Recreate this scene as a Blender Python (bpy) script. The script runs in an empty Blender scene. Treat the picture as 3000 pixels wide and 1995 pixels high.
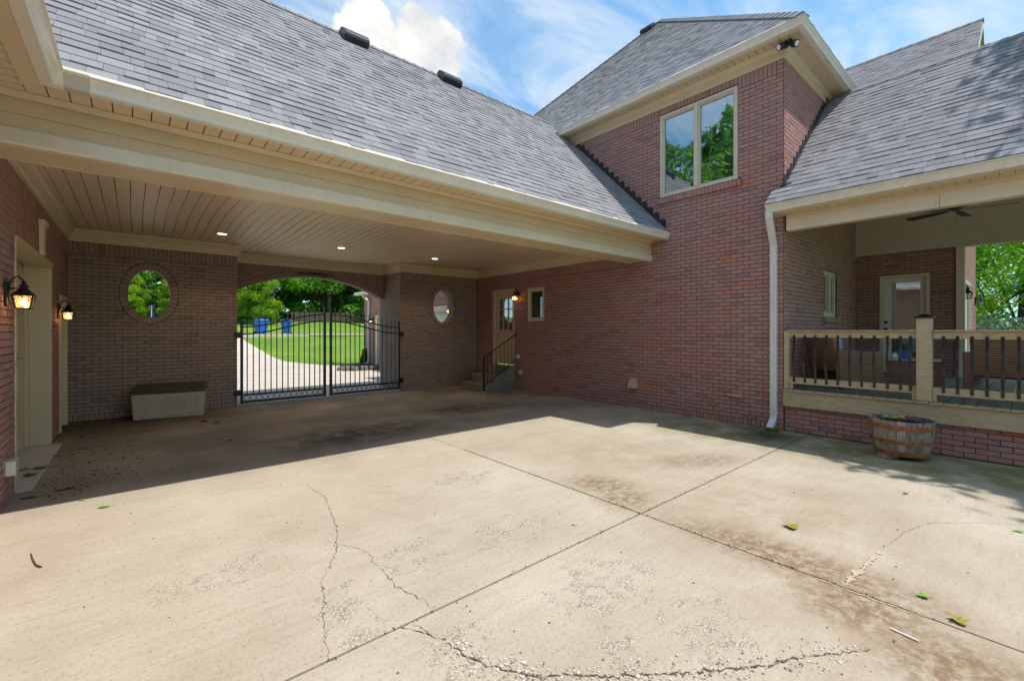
import bpy, bmesh, math, random
import numpy as np
from mathutils import Vector, Matrix
from mathutils.geometry import tessellate_polygon
random.seed(11)
rng = np.random.default_rng(5)
R = math.radians
S = bpy.context.scene
COL = S.collection

# ------------------------------------------------------------------ camera, sky, sun, exposure
FPX, HORIZON, YAW = 1292.95, 969.0, 0.70667
CAMP = Vector((-7.778, 0.0, 1.57))
cd = bpy.data.cameras.new('camera')
cd.sensor_width = 36.0
cd.lens = FPX / 3000 * 36
cd.shift_y = -(997.5 - HORIZON) / 3000
cd.clip_start, cd.clip_end = 0.05, 1500
cam = bpy.data.objects.new('camera', cd)
COL.objects.link(cam)
cam.location = CAMP
cam.rotation_euler = (R(90), 0, -YAW)
S.camera = cam

SUN = Vector((0.254, -0.375, 1.0)).normalized()
ld = bpy.data.lights.new('sun', 'SUN')
ld.energy, ld.angle, ld.color = 3.3, R(0.5), (1.0, 0.945, 0.87)
sun = bpy.data.objects.new('sun', ld)
COL.objects.link(sun)
sun.rotation_euler = SUN.to_track_quat('Z', 'Y').to_euler()
sun.location = (0, 0, 30)

S.view_settings.view_transform = 'Standard'
S.view_settings.look = 'None'
S.view_settings.exposure = 0.50
S.view_settings.gamma = 1.0
S.view_settings.use_curve_mapping = False
S.cycles.use_denoising = True
S.cycles.use_adaptive_sampling = True
S.cycles.adaptive_threshold = 0.02
S.cycles.max_bounces = 6
S.cycles.diffuse_bounces = 4
S.cycles.transparent_max_bounces = 8
S.cycles.sample_clamp_indirect = 6.0


class NT:
    """Small helper over a node tree: n(type, input=value or socket, prop=value)."""
    def __init__(self, tree):
        self.t = tree

    def n(self, typ, *args, **kw):
        nd = self.t.nodes.new(typ)
        for k, v in kw.items():
            if k in nd.inputs.keys():
                self.put(nd.inputs[k], v)
            elif k.startswith('i') and k[1:].isdigit():
                self.put(nd.inputs[int(k[1:])], v)
            else:
                setattr(nd, k, v)
        for i, v in enumerate(args):
            self.put(nd.inputs[i], v)
        return nd

    def put(self, sock, v):
        if isinstance(v, bpy.types.NodeSocket):
            self.t.links.new(v, sock)
        elif isinstance(v, bpy.types.Node):
            self.t.links.new(v.outputs[0], sock)
        else:
            if sock.type == 'RGBA' and len(v) == 3:
                v = (*v, 1)
            sock.default_value = v

    def math(self, op, a, b=0.0, c=0.0, clamp=False):
        nd = self.n('ShaderNodeMath', a, b, c, operation=op)
        nd.use_clamp = clamp
        return nd.outputs[0]

    def vmath(self, op, a, b=(0, 0, 0)):
        nd = self.n('ShaderNodeVectorMath', a, b, operation=op)
        return nd.outputs['Value'] if op in ('LENGTH', 'DOT_PRODUCT') else nd.outputs[0]

    def mix(self, fac, a, b, blend='MIX'):
        nd = self.t.nodes.new('ShaderNodeMix')
        nd.data_type = 'RGBA'
        nd.blend_type = blend
        self.put(nd.inputs[0], fac)
        self.put(nd.inputs[6], a)
        self.put(nd.inputs[7], b)
        return nd.outputs[2]

    def ramp(self, fac, stops, interp='LINEAR'):
        nd = self.t.nodes.new('ShaderNodeValToRGB')
        cr = nd.color_ramp
        cr.interpolation = interp
        while len(cr.elements) < len(stops):
            cr.elements.new(0.5)
        for e, (p, c) in zip(cr.elements, stops):
            e.position = p
            e.color = (*c, 1) if len(c) == 3 else c
        self.put(nd.inputs[0], fac)
        return nd.outputs[0]

    def smooth(self, v, a, b, lo=0.0, hi=1.0):
        nd = self.n('ShaderNodeMapRange', v, a, b, lo, hi, interpolation_type='SMOOTHSTEP')
        return nd.outputs[0]

    def noise(self, vec, scale, detail=4, rough=0.55, dist=0.0):
        nd = self.n('ShaderNodeTexNoise', Vector=vec, Scale=scale, Detail=detail, Roughness=rough, Distortion=dist)
        return nd.outputs[0]


# ---- world: physical sky with thin streaky cloud and a few heaped clouds
w = bpy.data.worlds.new('World')
S.world = w
w.use_nodes = True
w.node_tree.nodes.clear()
t = NT(w.node_tree)
sky = t.n('ShaderNodeTexSky', sky_type='NISHITA', sun_disc=False, sun_elevation=math.asin(SUN.z),
          sun_rotation=math.atan2(SUN.x, SUN.y), air_density=1.2, dust_density=0.35, ozone_density=2.2)
dr = t.n('ShaderNodeTexCoord').outputs['Generated']
sep = t.n('ShaderNodeSeparateXYZ', dr)
zz = t.math('MAXIMUM', t.math('ADD', sep.outputs[2], 0.18), 0.05)
pl = t.n('ShaderNodeCombineXYZ', t.math('DIVIDE', sep.outputs[0], zz), t.math('DIVIDE', sep.outputs[1], zz), 0.0)
mp = t.n('ShaderNodeMapping', Vector=pl, Rotation=(0, 0, R(35)), Scale=(1.0, 2.4, 1.0), Location=(0.35, 0.1, 0))
wisp = t.noise(mp.outputs[0], 1.3, 6, 0.6, 0.6)
wf = t.smooth(wisp, 0.36, 0.66, 0.16, 0.86)
puff = t.noise(dr, 9.0, 6, 0.62, 0.15)
clm = None
for cx, cy, cz, rad in [(.318, .775, .532, .050), (.400, .725, .557, .042), (.440, .722, .525, .050), (.385, .768, .503, .058), (.74, .46, .49, .045),
                        (-.72, .38, .56, .10), (-.66, -.37, .62, .11), (.35, -.79, .49, .11)]:
    dd = t.vmath('LENGTH', t.vmath('SUBTRACT', dr, tuple(Vector((cx, cy, cz)).normalized())))
    m_ = t.math('SUBTRACT', 1.0, t.math('DIVIDE', dd, rad * 1.7))
    clm = m_ if clm is None else t.math('MAXIMUM', clm, m_)
cum = t.math('ADD', clm, t.math('MULTIPLY', t.math('SUBTRACT', puff, 0.5), 1.3))
cumm = t.smooth(cum, 0.36, 0.52)
tint = t.mix(1.0, sky.outputs[0], (0.46, 1.08, 1.30), 'MULTIPLY')
skyc = t.mix(wf, tint, (4.9, 5.5, 6.0))
ccolb = t.ramp(puff, [(0.36, (0.66, 0.70, 0.76)), (0.60, (1.0, 0.98, 0.95))])
ccolb = t.mix(1.0, ccolb, (6.3, 6.3, 6.2), 'MULTIPLY')
skyc = t.mix(cumm, skyc, ccolb)
bg = t.n('ShaderNodeBackground', Color=skyc, Strength=0.12)
t.n('ShaderNodeOutputWorld', bg.outputs[0])
w.cycles.sampling_method = 'MANUAL'
w.cycles.sample_map_resolution = 512


# ------------------------------------------------------------------ materials
def newmat(name):
    m = bpy.data.materials.new(name)
    m.use_nodes = True
    m.node_tree.nodes.clear()
    return m, NT(m.node_tree)


def finish(t, col, rough=0.6, bump=None, bstr=0.3, bdist=0.01, metal=0.0, spec=0.5, **kw):
    p = t.n('ShaderNodeBsdfPrincipled', **kw)
    t.put(p.inputs['Base Color'], col)
    t.put(p.inputs['Roughness'], rough)
    t.put(p.inputs['Metallic'], metal)
    t.put(p.inputs['Specular IOR Level'], spec)
    if bump is not None:
        b = t.n('ShaderNodeBump', Height=bump, Strength=bstr, Distance=bdist)
        t.put(p.inputs['Normal'], b.outputs[0])
    t.n('ShaderNodeOutputMaterial', p.outputs[0])
    return p


def pos(t):
    return t.n('ShaderNodeNewGeometry').outputs['Position']


def paint(name, col, var=0.10, scale=3.0, rough=0.5, grain=None, bstr=0.08, metal=0.0, dirt=0.0, spec=0.5):
    """Painted or plain surface: slow tone drift, fine speckle, optional streak direction."""
    m, t = newmat(name)
    P = pos(t)
    a = t.noise(P, scale, 5, 0.6)
    v = t.n('ShaderNodeMapping', Vector=P, Scale=grain or (1, 1, 1)).outputs[0]
    b = t.noise(v, 30 if grain else 90, 4, 0.6)
    dark = tuple(c * (1 - 2.2 * var) for c in col)
    lite = tuple(min(1, c * (1 + 1.2 * var)) for c in col)
    c = t.ramp(t.math('ADD', t.math('MULTIPLY', a, 0.65), t.math('MULTIPLY', b, 0.35)), [(0.3, dark), (0.55, col), (0.75, lite)])
    if dirt:
        s = t.noise(t.n('ShaderNodeMapping', Vector=P, Scale=(7, 7, 0.8)).outputs[0], 3.0, 5, 0.65)
        c = t.mix(t.smooth(s, 0.52, 0.75, 0, dirt), c, (0.10, 0.085, 0.055))
    finish(t, c, rough, b, bstr, 0.004, metal, spec)
    return m


def flat(name, col, rough=0.5, metal=0.0, emit=0.0, ecol=None):
    m, t = newmat(name)
    p = finish(t, col, rough, metal=metal)
    if emit:
        t.put(p.inputs['Emission Color'], ecol or col)
        p.inputs['Emission Strength'].default_value = emit
    return m


M = {}
# brick: each brick carries a random value that picks its firing colour; the carport's copy has its dim light greyed into the colour


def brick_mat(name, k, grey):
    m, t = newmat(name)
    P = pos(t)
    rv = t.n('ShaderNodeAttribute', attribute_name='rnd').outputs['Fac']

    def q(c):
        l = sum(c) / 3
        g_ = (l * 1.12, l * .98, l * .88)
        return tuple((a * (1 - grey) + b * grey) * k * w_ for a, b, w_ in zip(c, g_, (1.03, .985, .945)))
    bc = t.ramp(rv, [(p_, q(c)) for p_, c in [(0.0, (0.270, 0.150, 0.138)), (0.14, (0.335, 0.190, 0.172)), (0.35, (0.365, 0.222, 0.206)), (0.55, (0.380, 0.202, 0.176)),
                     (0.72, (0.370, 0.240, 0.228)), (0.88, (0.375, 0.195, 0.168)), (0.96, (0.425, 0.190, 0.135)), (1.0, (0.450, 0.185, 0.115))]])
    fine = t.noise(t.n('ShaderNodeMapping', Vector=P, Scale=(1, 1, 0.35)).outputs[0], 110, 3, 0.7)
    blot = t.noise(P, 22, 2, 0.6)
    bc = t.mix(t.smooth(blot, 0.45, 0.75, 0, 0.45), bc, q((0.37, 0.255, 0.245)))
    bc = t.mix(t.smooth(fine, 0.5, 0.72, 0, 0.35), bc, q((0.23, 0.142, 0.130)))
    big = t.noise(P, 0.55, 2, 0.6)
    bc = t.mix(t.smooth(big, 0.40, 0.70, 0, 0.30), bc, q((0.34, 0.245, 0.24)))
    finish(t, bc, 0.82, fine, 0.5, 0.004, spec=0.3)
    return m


M['brick'] = brick_mat('brick', 1.08, 0.0)
M['brickshade'] = brick_mat('shade-toned brick', 1.02, 0.74)
m, t = newmat('mortar')
P = pos(t)
g = t.noise(P, 140, 3)
c = t.mix(t.noise(P, 1.3, 4), (0.05, 0.042, 0.04), (0.14, 0.118, 0.11))
finish(t, c, 0.95, g, 0.5, 0.004, spec=0.2)
M['mortar'] = m
# shingle
m, t = newmat('shingle')
P = pos(t)
rv = t.n('ShaderNodeAttribute', attribute_name='rnd').outputs['Fac']
sc_ = t.ramp(rv, [(0.0, (0.178, 0.172, 0.182)), (0.3, (0.222, 0.216, 0.228)), (0.7, (0.252, 0.246, 0.260)), (1.0, (0.290, 0.284, 0.300))])
gr = t.noise(P, 260, 2, 0.8)
sc_ = t.mix(t.smooth(gr, 0.35, 0.65, 0, 0.5), sc_, (0.34, 0.334, 0.352))
st = t.noise(t.n('ShaderNodeMapping', Vector=P, Scale=(1, 1, 1)).outputs[0], 1.1, 4)
sc_ = t.mix(t.smooth(st, 0.45, 0.75, 0, 0.35), sc_, (0.18, 0.172, 0.18))
finish(t, sc_, 0.95, gr, 0.5, 0.004, spec=0.15)
M['shingle'] = m
M['decking'] = flat('roof decking', (0.05, 0.05, 0.055), 0.9)
M['trim'] = paint('tan trim paint', (0.68, 0.56, 0.365), 0.05, 2.0, 0.38, dirt=0.07)
M['trim_pale'] = paint('pale tan trim paint', (0.72, 0.64, 0.48), 0.05, 2.0, 0.3, dirt=0.09)
M['gutter'] = paint('cream gutter', (0.78, 0.735, 0.63), 0.06, 3.0, 0.28, dirt=0.16)
M['soffit'] = paint('soffit panel', (0.68, 0.55, 0.37), 0.05, 2.5, 0.5)
M['ceiling'] = paint('ceiling plank', (0.82, 0.66, 0.47), 0.05, 1.6, 0.45)
M['taupe'] = paint('taupe siding', (0.56, 0.49, 0.40), 0.05, 2.0, 0.55)
M['frame'] = paint('window frame', (0.63, 0.575, 0.44), 0.05, 4.0, 0.4)
M['door'] = paint('door paint', (0.60, 0.47, 0.37), 0.05, 3.0, 0.42)
M['doorwhite'] = paint('white door paint', (0.76, 0.73, 0.66), 0.04, 3.0, 0.4)
M['white'] = paint('white metal', (0.72, 0.72, 0.70), 0.06, 4.0, 0.35, dirt=0.12)
M['drape'] = paint('white drape', (0.84, 0.83, 0.80), 0.05, 5.0, 0.8)
M['black'] = paint('black iron', (0.012, 0.012, 0.013), 0.15, 8.0, 0.38, spec=0.5)
M['bronze'] = paint('dark bronze bar', (0.014, 0.014, 0.016), 0.15, 8.0, 0.28, spec=0.6)
M['plastic'] = paint('black plastic', (0.022, 0.022, 0.026), 0.15, 5.0, 0.35)
M['flash'] = paint('black flashing', (0.028, 0.030, 0.036), 0.2, 9.0, 0.42)
M['lintel'] = paint('rusty lintel', (0.16, 0.055, 0.025), 0.2, 12.0, 0.8)
M['rust'] = paint('rusty hoop', (0.34, 0.125, 0.05), 0.35, 14.0, 0.85, bstr=0.3)
M['terracotta'] = paint('clay vent', (0.60, 0.35, 0.25), 0.12, 9.0, 0.7)
M['copper'] = paint('copper pipe', (0.55, 0.27, 0.17), 0.15, 9.0, 0.5)
M['stoop'] = paint('stoop concrete', (0.25, 0.225, 0.165), 0.18, 4.0, 0.9, bstr=0.3)
M['lidgreen'] = paint('olive plastic', (0.055, 0.055, 0.022), 0.1, 3.0, 0.5)
M['chest'] = paint('beige plastic', (0.60, 0.50, 0.38), 0.07, 4.0, 0.5, dirt=0.2)
M['bin'] = paint('blue plastic', (0.02, 0.13, 0.55), 0.08, 3.0, 0.35)
M['soil'] = paint('dark soil', (0.02, 0.015, 0.012), 0.3, 20, 0.95, bstr=0.6)
M['fan'] = paint('fan wood', (0.055, 0.045, 0.035), 0.2, 8, 0.45)
M['cup'] = paint('blue cup', (0.03, 0.20, 0.50), 0.1, 8, 0.35)
M['cushion'] = paint('patterned cushion', (0.35, 0.48, 0.60), 0.5, 45, 0.85)
M['fence'] = paint('weathered fence', (0.14, 0.10, 0.075), 0.2, 5, 0.9)
M['bark'] = paint('bark', (0.085, 0.062, 0.045), 0.3, 14, 0.95, grain=(1, 1, 0.2), bstr=0.7)
M['darkroom'] = flat('dark interior', (0.012, 0.012, 0.014), 0.9)
M['lens'] = flat('lamp lens', (0.75, 0.76, 0.74), 0.25)
M['bulb'] = flat('lit bulb', (1, 0.6, 0.25), 0.4, emit=38.0, ecol=(1.0, 0.55, 0.20))
M['recess'] = flat('lit recessed lens', (1, 0.75, 0.4), 0.4, emit=4.0, ecol=(1.0, 0.74, 0.38))
M['clear'] = flat('clear plastic', (0.62, 0.63, 0.58), 0.2)
M['straw'] = flat('white straw', (0.85, 0.86, 0.9), 0.4)
M['crack'] = paint('crack dirt', (0.13, 0.098, 0.066), 0.3, 40, 0.98)
M['jointdirt'] = paint('joint filler', (0.10, 0.070, 0.042), 0.25, 20, 0.98, bstr=0.5)
M['patch'] = paint('mortar patch', (0.52, 0.41, 0.29), 0.12, 30, 0.9, bstr=0.5)
M['yellowflower'] = flat('yellow petal', (0.85, 0.62, 0.02), 0.6)
M['pinkflower'] = flat('magenta petal', (0.55, 0.02, 0.18), 0.6)
M['mulch'] = paint('dark mulch', (0.035, 0.022, 0.020), 0.4, 25, 0.98, bstr=0.8)

# weathered wood of the deck
m, t = newmat('deck wood')
P = pos(t)
g = t.noise(t.n('ShaderNodeMapping', Vector=P, Scale=(2.5, 2.5, 14)).outputs[0], 3.0, 6, 0.65, 0.3)
c = t.ramp(g, [(0.3, (0.36, 0.285, 0.165)), (0.5, (0.475, 0.385, 0.235)), (0.7, (0.54, 0.445, 0.285))])
finish(t, c, 0.7, g, 0.25, 0.004)
M['wood'] = m
m, t = newmat('deck floor')
P = pos(t)
g = t.noise(t.n('ShaderNodeMapping', Vector=P, Scale=(1.2, 14, 6)).outputs[0], 3.0, 6, 0.65, 0.3)
c = t.ramp(g, [(0.3, (0.12, 0.115, 0.085)), (0.55, (0.20, 0.19, 0.145)), (0.75, (0.27, 0.25, 0.19))])
finish(t, c, 0.75, g, 0.25, 0.004)
M['deckfloor'] = m
# barrel stave, grey weathered oak
m, t = newmat('barrel oak')
P = pos(t)
rv = t.n('ShaderNodeAttribute', attribute_name='rnd').outputs['Fac']
g = t.noise(t.n('ShaderNodeMapping', Vector=P, Scale=(20, 20, 3)).outputs[0], 3.0, 6, 0.7, 0.5)
c = t.ramp(t.math('ADD', t.math('MULTIPLY', g, 0.8), t.math('MULTIPLY', rv, 0.2)), [(0.34, (0.05, 0.042, 0.036)), (0.50, (0.25, 0.21, 0.165)), (0.68, (0.42, 0.37, 0.30))])
finish(t, c, 0.85, g, 0.5, 0.006)
M['oak'] = m
# wicker
m, t = newmat('wicker')
P = pos(t)
wv = t.n('ShaderNodeTexWave', Vector=P, Scale=11.0, Distortion=1.5, Detail=2.0, wave_type='BANDS', bands_direction='Z').outputs['Fac']
nz = t.noise(t.n('ShaderNodeMapping', Vector=P, Scale=(1, 1, 9)).outputs[0], 9, 3)
h = wv
c = t.mix(nz, (0.22, 0.115, 0.065), (0.46, 0.255, 0.145))
c = t.mix(t.smooth(h, 0.10, 0.55, 0.7, 0.0), c, (0.03, 0.018, 0.012))
finish(t, c, 0.55, h, 0.8, 0.008)
M['wicker'] = m


# concrete of the courtyard with its stains, worn aggregate and olive tint
def blob(t, P, cx, cy, sx, sy, ang=0.0, inner=0.2):
    v = t.n('ShaderNodeMapping', Vector=P, vector_type='TEXTURE', Location=(cx, cy, 0), Rotation=(0, 0, ang), Scale=(sx, sy, 1e6)).outputs[0]
    return t.smooth(t.vmath('LENGTH', v), inner, 1.0, 1.0, 0.0)


m, t = newmat('courtyard concrete')
P = pos(t)
n1 = t.noise(P, 0.9, 4, 0.6)
n2 = t.noise(P, 45, 3, 0.7)
brm = t.noise(t.n('ShaderNodeMapping', Vector=P, Rotation=(0, 0, R(4)), Scale=(1.1, 9, 1)).outputs[0], 2.4, 4, 0.66, 0.0)
c = t.ramp(n1, [(0.3, (0.395, 0.330, 0.250)), (0.5, (0.460, 0.396, 0.310)), (0.72, (0.535, 0.470, 0.380))])
c = t.mix(t.smooth(brm, 0.44, 0.74, 0, 0.34), c, (0.315, 0.262, 0.195))
c = t.mix(t.smooth(n2, 0.55, 0.75, 0, 0.35), c, (0.62, 0.545, 0.43))
c = t.mix(t.smooth(n2, 0.47, 0.28, 0, 0.6), c, (0.25, 0.19, 0.125))
# brown silt by the joints
brd = None
for b in [(-3.6, 1.5, 2.3, 2.0, 0, 0), (-3.2, 3.4, 1.6, 1.6, 0, 0), (-4.6, .6, 1.5, 1.6, 0, 0)]:
    k = blob(t, P, *b)
    brd = k if brd is None else t.math('MAXIMUM', brd, k)
n3 = t.noise(P, 3.0, 5, 0.7)
c = t.mix(t.math('MULTIPLY', brd, t.smooth(n3, 0.30, 0.70, 0.15, 0.75)), c, (0.345, 0.252, 0.165))
silt = None
for b in [(-4.30, 2.45, .45, .35, 0), (-4.15, 2.85, .40, .55, .4), (-4.35, 1.1, .38, 1.25, 0), (-4.66, 0.62, .42, .50, 0), (-4.9, 0.2, .5, .5, 0), (-2.6, 2.6, .8, .4, -.5)]:
    k = blob(t, P, *b)
    if b[2] > 0.8:
        k = t.math('MULTIPLY', k, 0.45)
    silt = k if silt is None else t.math('MAXIMUM', silt, k)
sm = t.noise(P, 14, 4, 0.75)
silt = t.math('MULTIPLY', silt, t.smooth(sm, 0.34, 0.62, 0.05, 1.0))
c = t.mix(t.math('MULTIPLY', silt, 0.85), c, (0.195, 0.120, 0.058))
# olive green tint, stronger towards the house
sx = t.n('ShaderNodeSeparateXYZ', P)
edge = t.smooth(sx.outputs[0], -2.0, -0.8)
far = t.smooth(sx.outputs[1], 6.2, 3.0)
olive_tint = t.math('MULTIPLY', t.math('MULTIPLY', edge, far), t.smooth(t.noise(P, 2.3, 6, 0.65), 0.36, 0.62, 0.35, 1.0))
c = t.mix(t.math('MULTIPLY', olive_tint, 0.92), c, (0.175, 0.165, 0.045))
wet = t.math('MULTIPLY', blob(t, P, -0.55, 2.55, .75, .55, 0.5, 0.1), t.smooth(sm, 0.3, 0.6, 0.5, 1.0))
c = t.mix(t.math('MULTIPLY', wet, 0.9), c, (0.022, 0.034, 0.012))
# carport floor: greyer and darker, with dark stains, dirt along the back wall
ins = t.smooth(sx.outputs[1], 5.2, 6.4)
floor_dark = t.math('MULTIPLY', ins, t.smooth(t.noise(P, 0.8, 6, 0.6), 0.35, 0.65, 0.30, 0.85))
c = t.mix(floor_dark, c, (0.205, 0.188, 0.168))
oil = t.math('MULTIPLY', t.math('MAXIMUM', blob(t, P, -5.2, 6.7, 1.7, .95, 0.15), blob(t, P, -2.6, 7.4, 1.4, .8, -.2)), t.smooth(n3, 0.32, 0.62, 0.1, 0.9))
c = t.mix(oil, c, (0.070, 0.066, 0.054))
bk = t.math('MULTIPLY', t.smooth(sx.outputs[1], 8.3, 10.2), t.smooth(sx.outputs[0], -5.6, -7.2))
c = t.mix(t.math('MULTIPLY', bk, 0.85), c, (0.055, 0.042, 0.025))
# worn aggregate
vo = t.n('ShaderNodeTexVoronoi', Vector=P, Scale=85.0)
worn = None
for b in [(-2.17, 3.3, .85, .55, -.4), (-2.6, 2.6, .7, .45, -.5), (-5.1, 3.9, .9, .5, -.3), (-5.55, 2.65, .8, .5, 0), (-5.5, 1.1, .9, .5, 0.6),
          (-5.55, 1.7, .9, .6, 0), (-6.6, 1.8, .55, .4, 0.7), (-6.9, 2.5, .35, .7, 0), (-6.3, 2.8, .5, .5, 0), (-6.1, 1.15, .9, .3, .75), (-7.4, 3.4, 1.0, .4, .1)]:
    k = blob(t, P, *b)
    worn = k if worn is None else t.math('MAXIMUM', worn, k)
wn = t.noise(P, 7.0, 5, 0.75)
wm = t.smooth(t.math('ADD', t.math('MULTIPLY', worn, 0.24), wn), 0.68, 0.82)
few = t.smooth(t.noise(P, 26.0, 3, 0.6), 0.66, 0.74)
wm = t.math('MAXIMUM', wm, few)
peb = t.mix(vo.outputs['Color'], (0.44, 0.385, 0.31), (0.74, 0.70, 0.63))
peb = t.mix(t.smooth(vo.outputs['Distance'], 0.28, 0.62), peb, (0.24, 0.19, 0.135))
c = t.mix(t.math('MULTIPLY', wm, 0.70), c, peb)
hh = t.math('ADD', t.math('MULTIPLY', n2, 0.6), t.math('MULTIPLY', brm, 0.3))
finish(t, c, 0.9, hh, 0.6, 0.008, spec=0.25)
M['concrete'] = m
m, t = newmat('pale concrete')
P = pos(t)
n1 = t.noise(P, 1.4, 6, 0.65)
c = t.ramp(n1, [(0.3, (0.47, 0.40, 0.33)), (0.7, (0.60, 0.52, 0.44))])
finish(t, c, 0.9, t.noise(P, 60, 3), 0.3, 0.004, spec=0.25)
M['pale'] = m
m, t = newmat('apron concrete')
P = pos(t)
c = t.mix(t.noise(P, 6, 5, .7), (0.42, 0.42, 0.43), (0.62, 0.62, 0.63))
finish(t, c, 0.85, t.noise(P, 70, 3), 0.3, 0.004)
M['apron'] = m

# lawn
m, t = newmat('lawn')
P = pos(t)
a = t.noise(P, 0.28, 4, 0.6)
b = t.noise(P, 9, 5, 0.75)
b2 = t.noise(P, 2.2, 4, 0.7)
c = t.ramp(t.math('ADD', t.math('MULTIPLY', a, 0.35), t.math('ADD', t.math('MULTIPLY', b, 0.35), t.math('MULTIPLY', b2, 0.3))), [(0.34, (0.075, 0.150, 0.020)), (0.5, (0.150, 0.255, 0.030)), (0.64, (0.250, 0.345, 0.060))])
finish(t, c, 0.9, b, 1.0, 0.05, spec=0.15)
M['lawn'] = m


def foliage(name, dark, mid, lite, trans=0.4):
    m, t = newmat(name)
    rv = t.n('ShaderNodeAttribute', attribute_name='rnd').outputs['Fac']
    c = t.ramp(rv, [(0.0, dark), (0.5, mid), (1.0, lite)])
    d = t.n('ShaderNodeBsdfPrincipled', **{'Base Color': c, 'Roughness': 0.45, 'Specular IOR Level': 0.35})
    tr = t.n('ShaderNodeBsdfTranslucent', Color=t.mix(1.0, c, (1.5, 1.6, 0.6), 'MULTIPLY'))
    mx = t.n('ShaderNodeMixShader', trans, d.outputs[0], tr.outputs[0])
    t.n('ShaderNodeOutputMaterial', mx.outputs[0])
    return m


M['leafmid'] = foliage('tree leaf', (0.045, 0.135, 0.014), (0.115, 0.285, 0.026), (0.230, 0.440, 0.055))
M['leafdark'] = foliage('dark tree leaf', (0.020, 0.075, 0.012), (0.058, 0.170, 0.022), (0.135, 0.320, 0.050))
M['leaflime'] = foliage('lime leaf', (0.100, 0.190, 0.012), (0.220, 0.350, 0.022), (0.360, 0.480, 0.045), 0.5)
M['leafblue'] = foliage('blue green leaf', (0.05, 0.09, 0.07), (0.11, 0.17, 0.14), (0.20, 0.27, 0.24))


def leafmat(name, col, tip):
    m, t = newmat(name)
    co = t.n('ShaderNodeTexCoord').outputs['Generated']
    c = t.mix(t.smooth(t.noise(co, 3.0, 4), 0.42, 0.6), col, tip)
    finish(t, c, 0.55)
    return m


M['lf_yellow'] = leafmat('yellow leaf', (0.36, 0.30, 0.035), (0.20, 0.22, 0.03))
M['lf_orange'] = leafmat('yellow leaf with orange', (0.24, 0.21, 0.03), (0.50, 0.18, 0.03))
M['lf_green'] = leafmat('green leaf', (0.10, 0.34, 0.012), (0.16, 0.42, 0.02))
M['lf_olive'] = leafmat('olive leaf', (0.15, 0.16, 0.035), (0.07, 0.09, 0.02))
M['lf_brown'] = leafmat('brown leaf', (0.20, 0.085, 0.035), (0.11, 0.05, 0.025))
M['lf_tan'] = leafmat('tan leaf', (0.42, 0.32, 0.18), (0.30, 0.21, 0.11))

# glass
m, t = newmat('window glass')
fr = t.n('ShaderNodeFresnel', IOR=1.9)
gl = t.n('ShaderNodeBsdfGlossy', Color=(0.95, 0.98, 1.0, 1), Roughness=0.006)
tr = t.n('ShaderNodeBsdfTransparent', Color=(0.82, 0.90, 0.92, 1))
bmp = t.n('ShaderNodeBump', Height=t.noise(pos(t), 1.6, 2), Strength=0.025, Distance=0.1)
t.put(gl.inputs['Normal'], bmp.outputs[0])
mx = t.n('ShaderNodeMixShader', t.math('ADD', t.math('MULTIPLY', fr.outputs[0], 0.6), 0.26, clamp=True), tr.outputs[0], gl.outputs[0])
t.n('ShaderNodeOutputMaterial', mx.outputs[0])
M['glass'] = m
m, t = newmat('dark window glass')
finish(t, (0.018, 0.022, 0.024), 0.02, spec=1.0, IOR=1.8)
M['darkglass'] = m
m, t = newmat('lantern glass')
tr = t.n('ShaderNodeBsdfTransparent', Color=(0.98, 0.9, 0.78, 1))
gl = t.n('ShaderNodeBsdfGlossy', Roughness=0.05)
tl = t.n('ShaderNodeBsdfTranslucent', Color=(0.95, 0.8, 0.6, 1))
a = t.n('ShaderNodeMixShader', 0.28, tr.outputs[0], tl.outputs[0])
b = t.n('ShaderNodeMixShader', 0.08, a.outputs[0], gl.outputs[0])
t.n('ShaderNodeOutputMaterial', b.outputs[0])
M['lglass'] = m


# ------------------------------------------------------------------ objects
def wm(o):
    p = o.parent
    return (wm(p) @ o.matrix_parent_inverse @ o.matrix_basis) if p else o.matrix_basis.copy()


def tag(o, label=None, cat=None, group=None, kind=None):
    for k, v in (('label', label), ('category', cat), ('group', group), ('kind', kind)):
        if v:
            o[k] = v
    return o


def par(o, parent):
    if parent is not None:
        o.parent = parent
        o.matrix_parent_inverse = wm(parent).inverted()
    return o


def thing(name, label, cat, loc=(0, 0, 0), group=None):
    o = bpy.data.objects.new(name, None)
    o.empty_display_size = 0.2
    COL.objects.link(o)
    o.location = loc
    return tag(o, label, cat, group)


def link(name, me, parent=None, mw=None):
    o = bpy.data.objects.new(name, me)
    COL.objects.link(o)
    if mw is not None:
        o.matrix_basis = mw
    return par(o, parent)


def make_mesh(name, v, f, mat, rnd=None, smooth=False):
    me = bpy.data.meshes.new(name)
    me.from_pydata([tuple(p) for p in v], [], f)
    if mat is not None:
        me.materials.append(mat)
    if rnd is not None:
        at = me.attributes.new('rnd', 'FLOAT', 'FACE')
        at.data.foreach_set('value', np.array(rnd, dtype=np.float32))
    if smooth:
        me.polygons.foreach_set('use_smooth', [True] * len(me.polygons))
    return me


class Fr:
    """A plane frame: origin, two in-plane axes, outward normal."""
    def __init__(s, O, U, V, N):
        s.O, s.U, s.V, s.N = Vector(O), Vector(U).normalized(), Vector(V).normalized(), Vector(N).normalized()
        s.sg = 1 if s.U.cross(s.V).dot(s.N) > 0 else -1

    def p(s, u, v, h=0.0):
        return s.O + s.U * u + s.V * v + s.N * h


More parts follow.
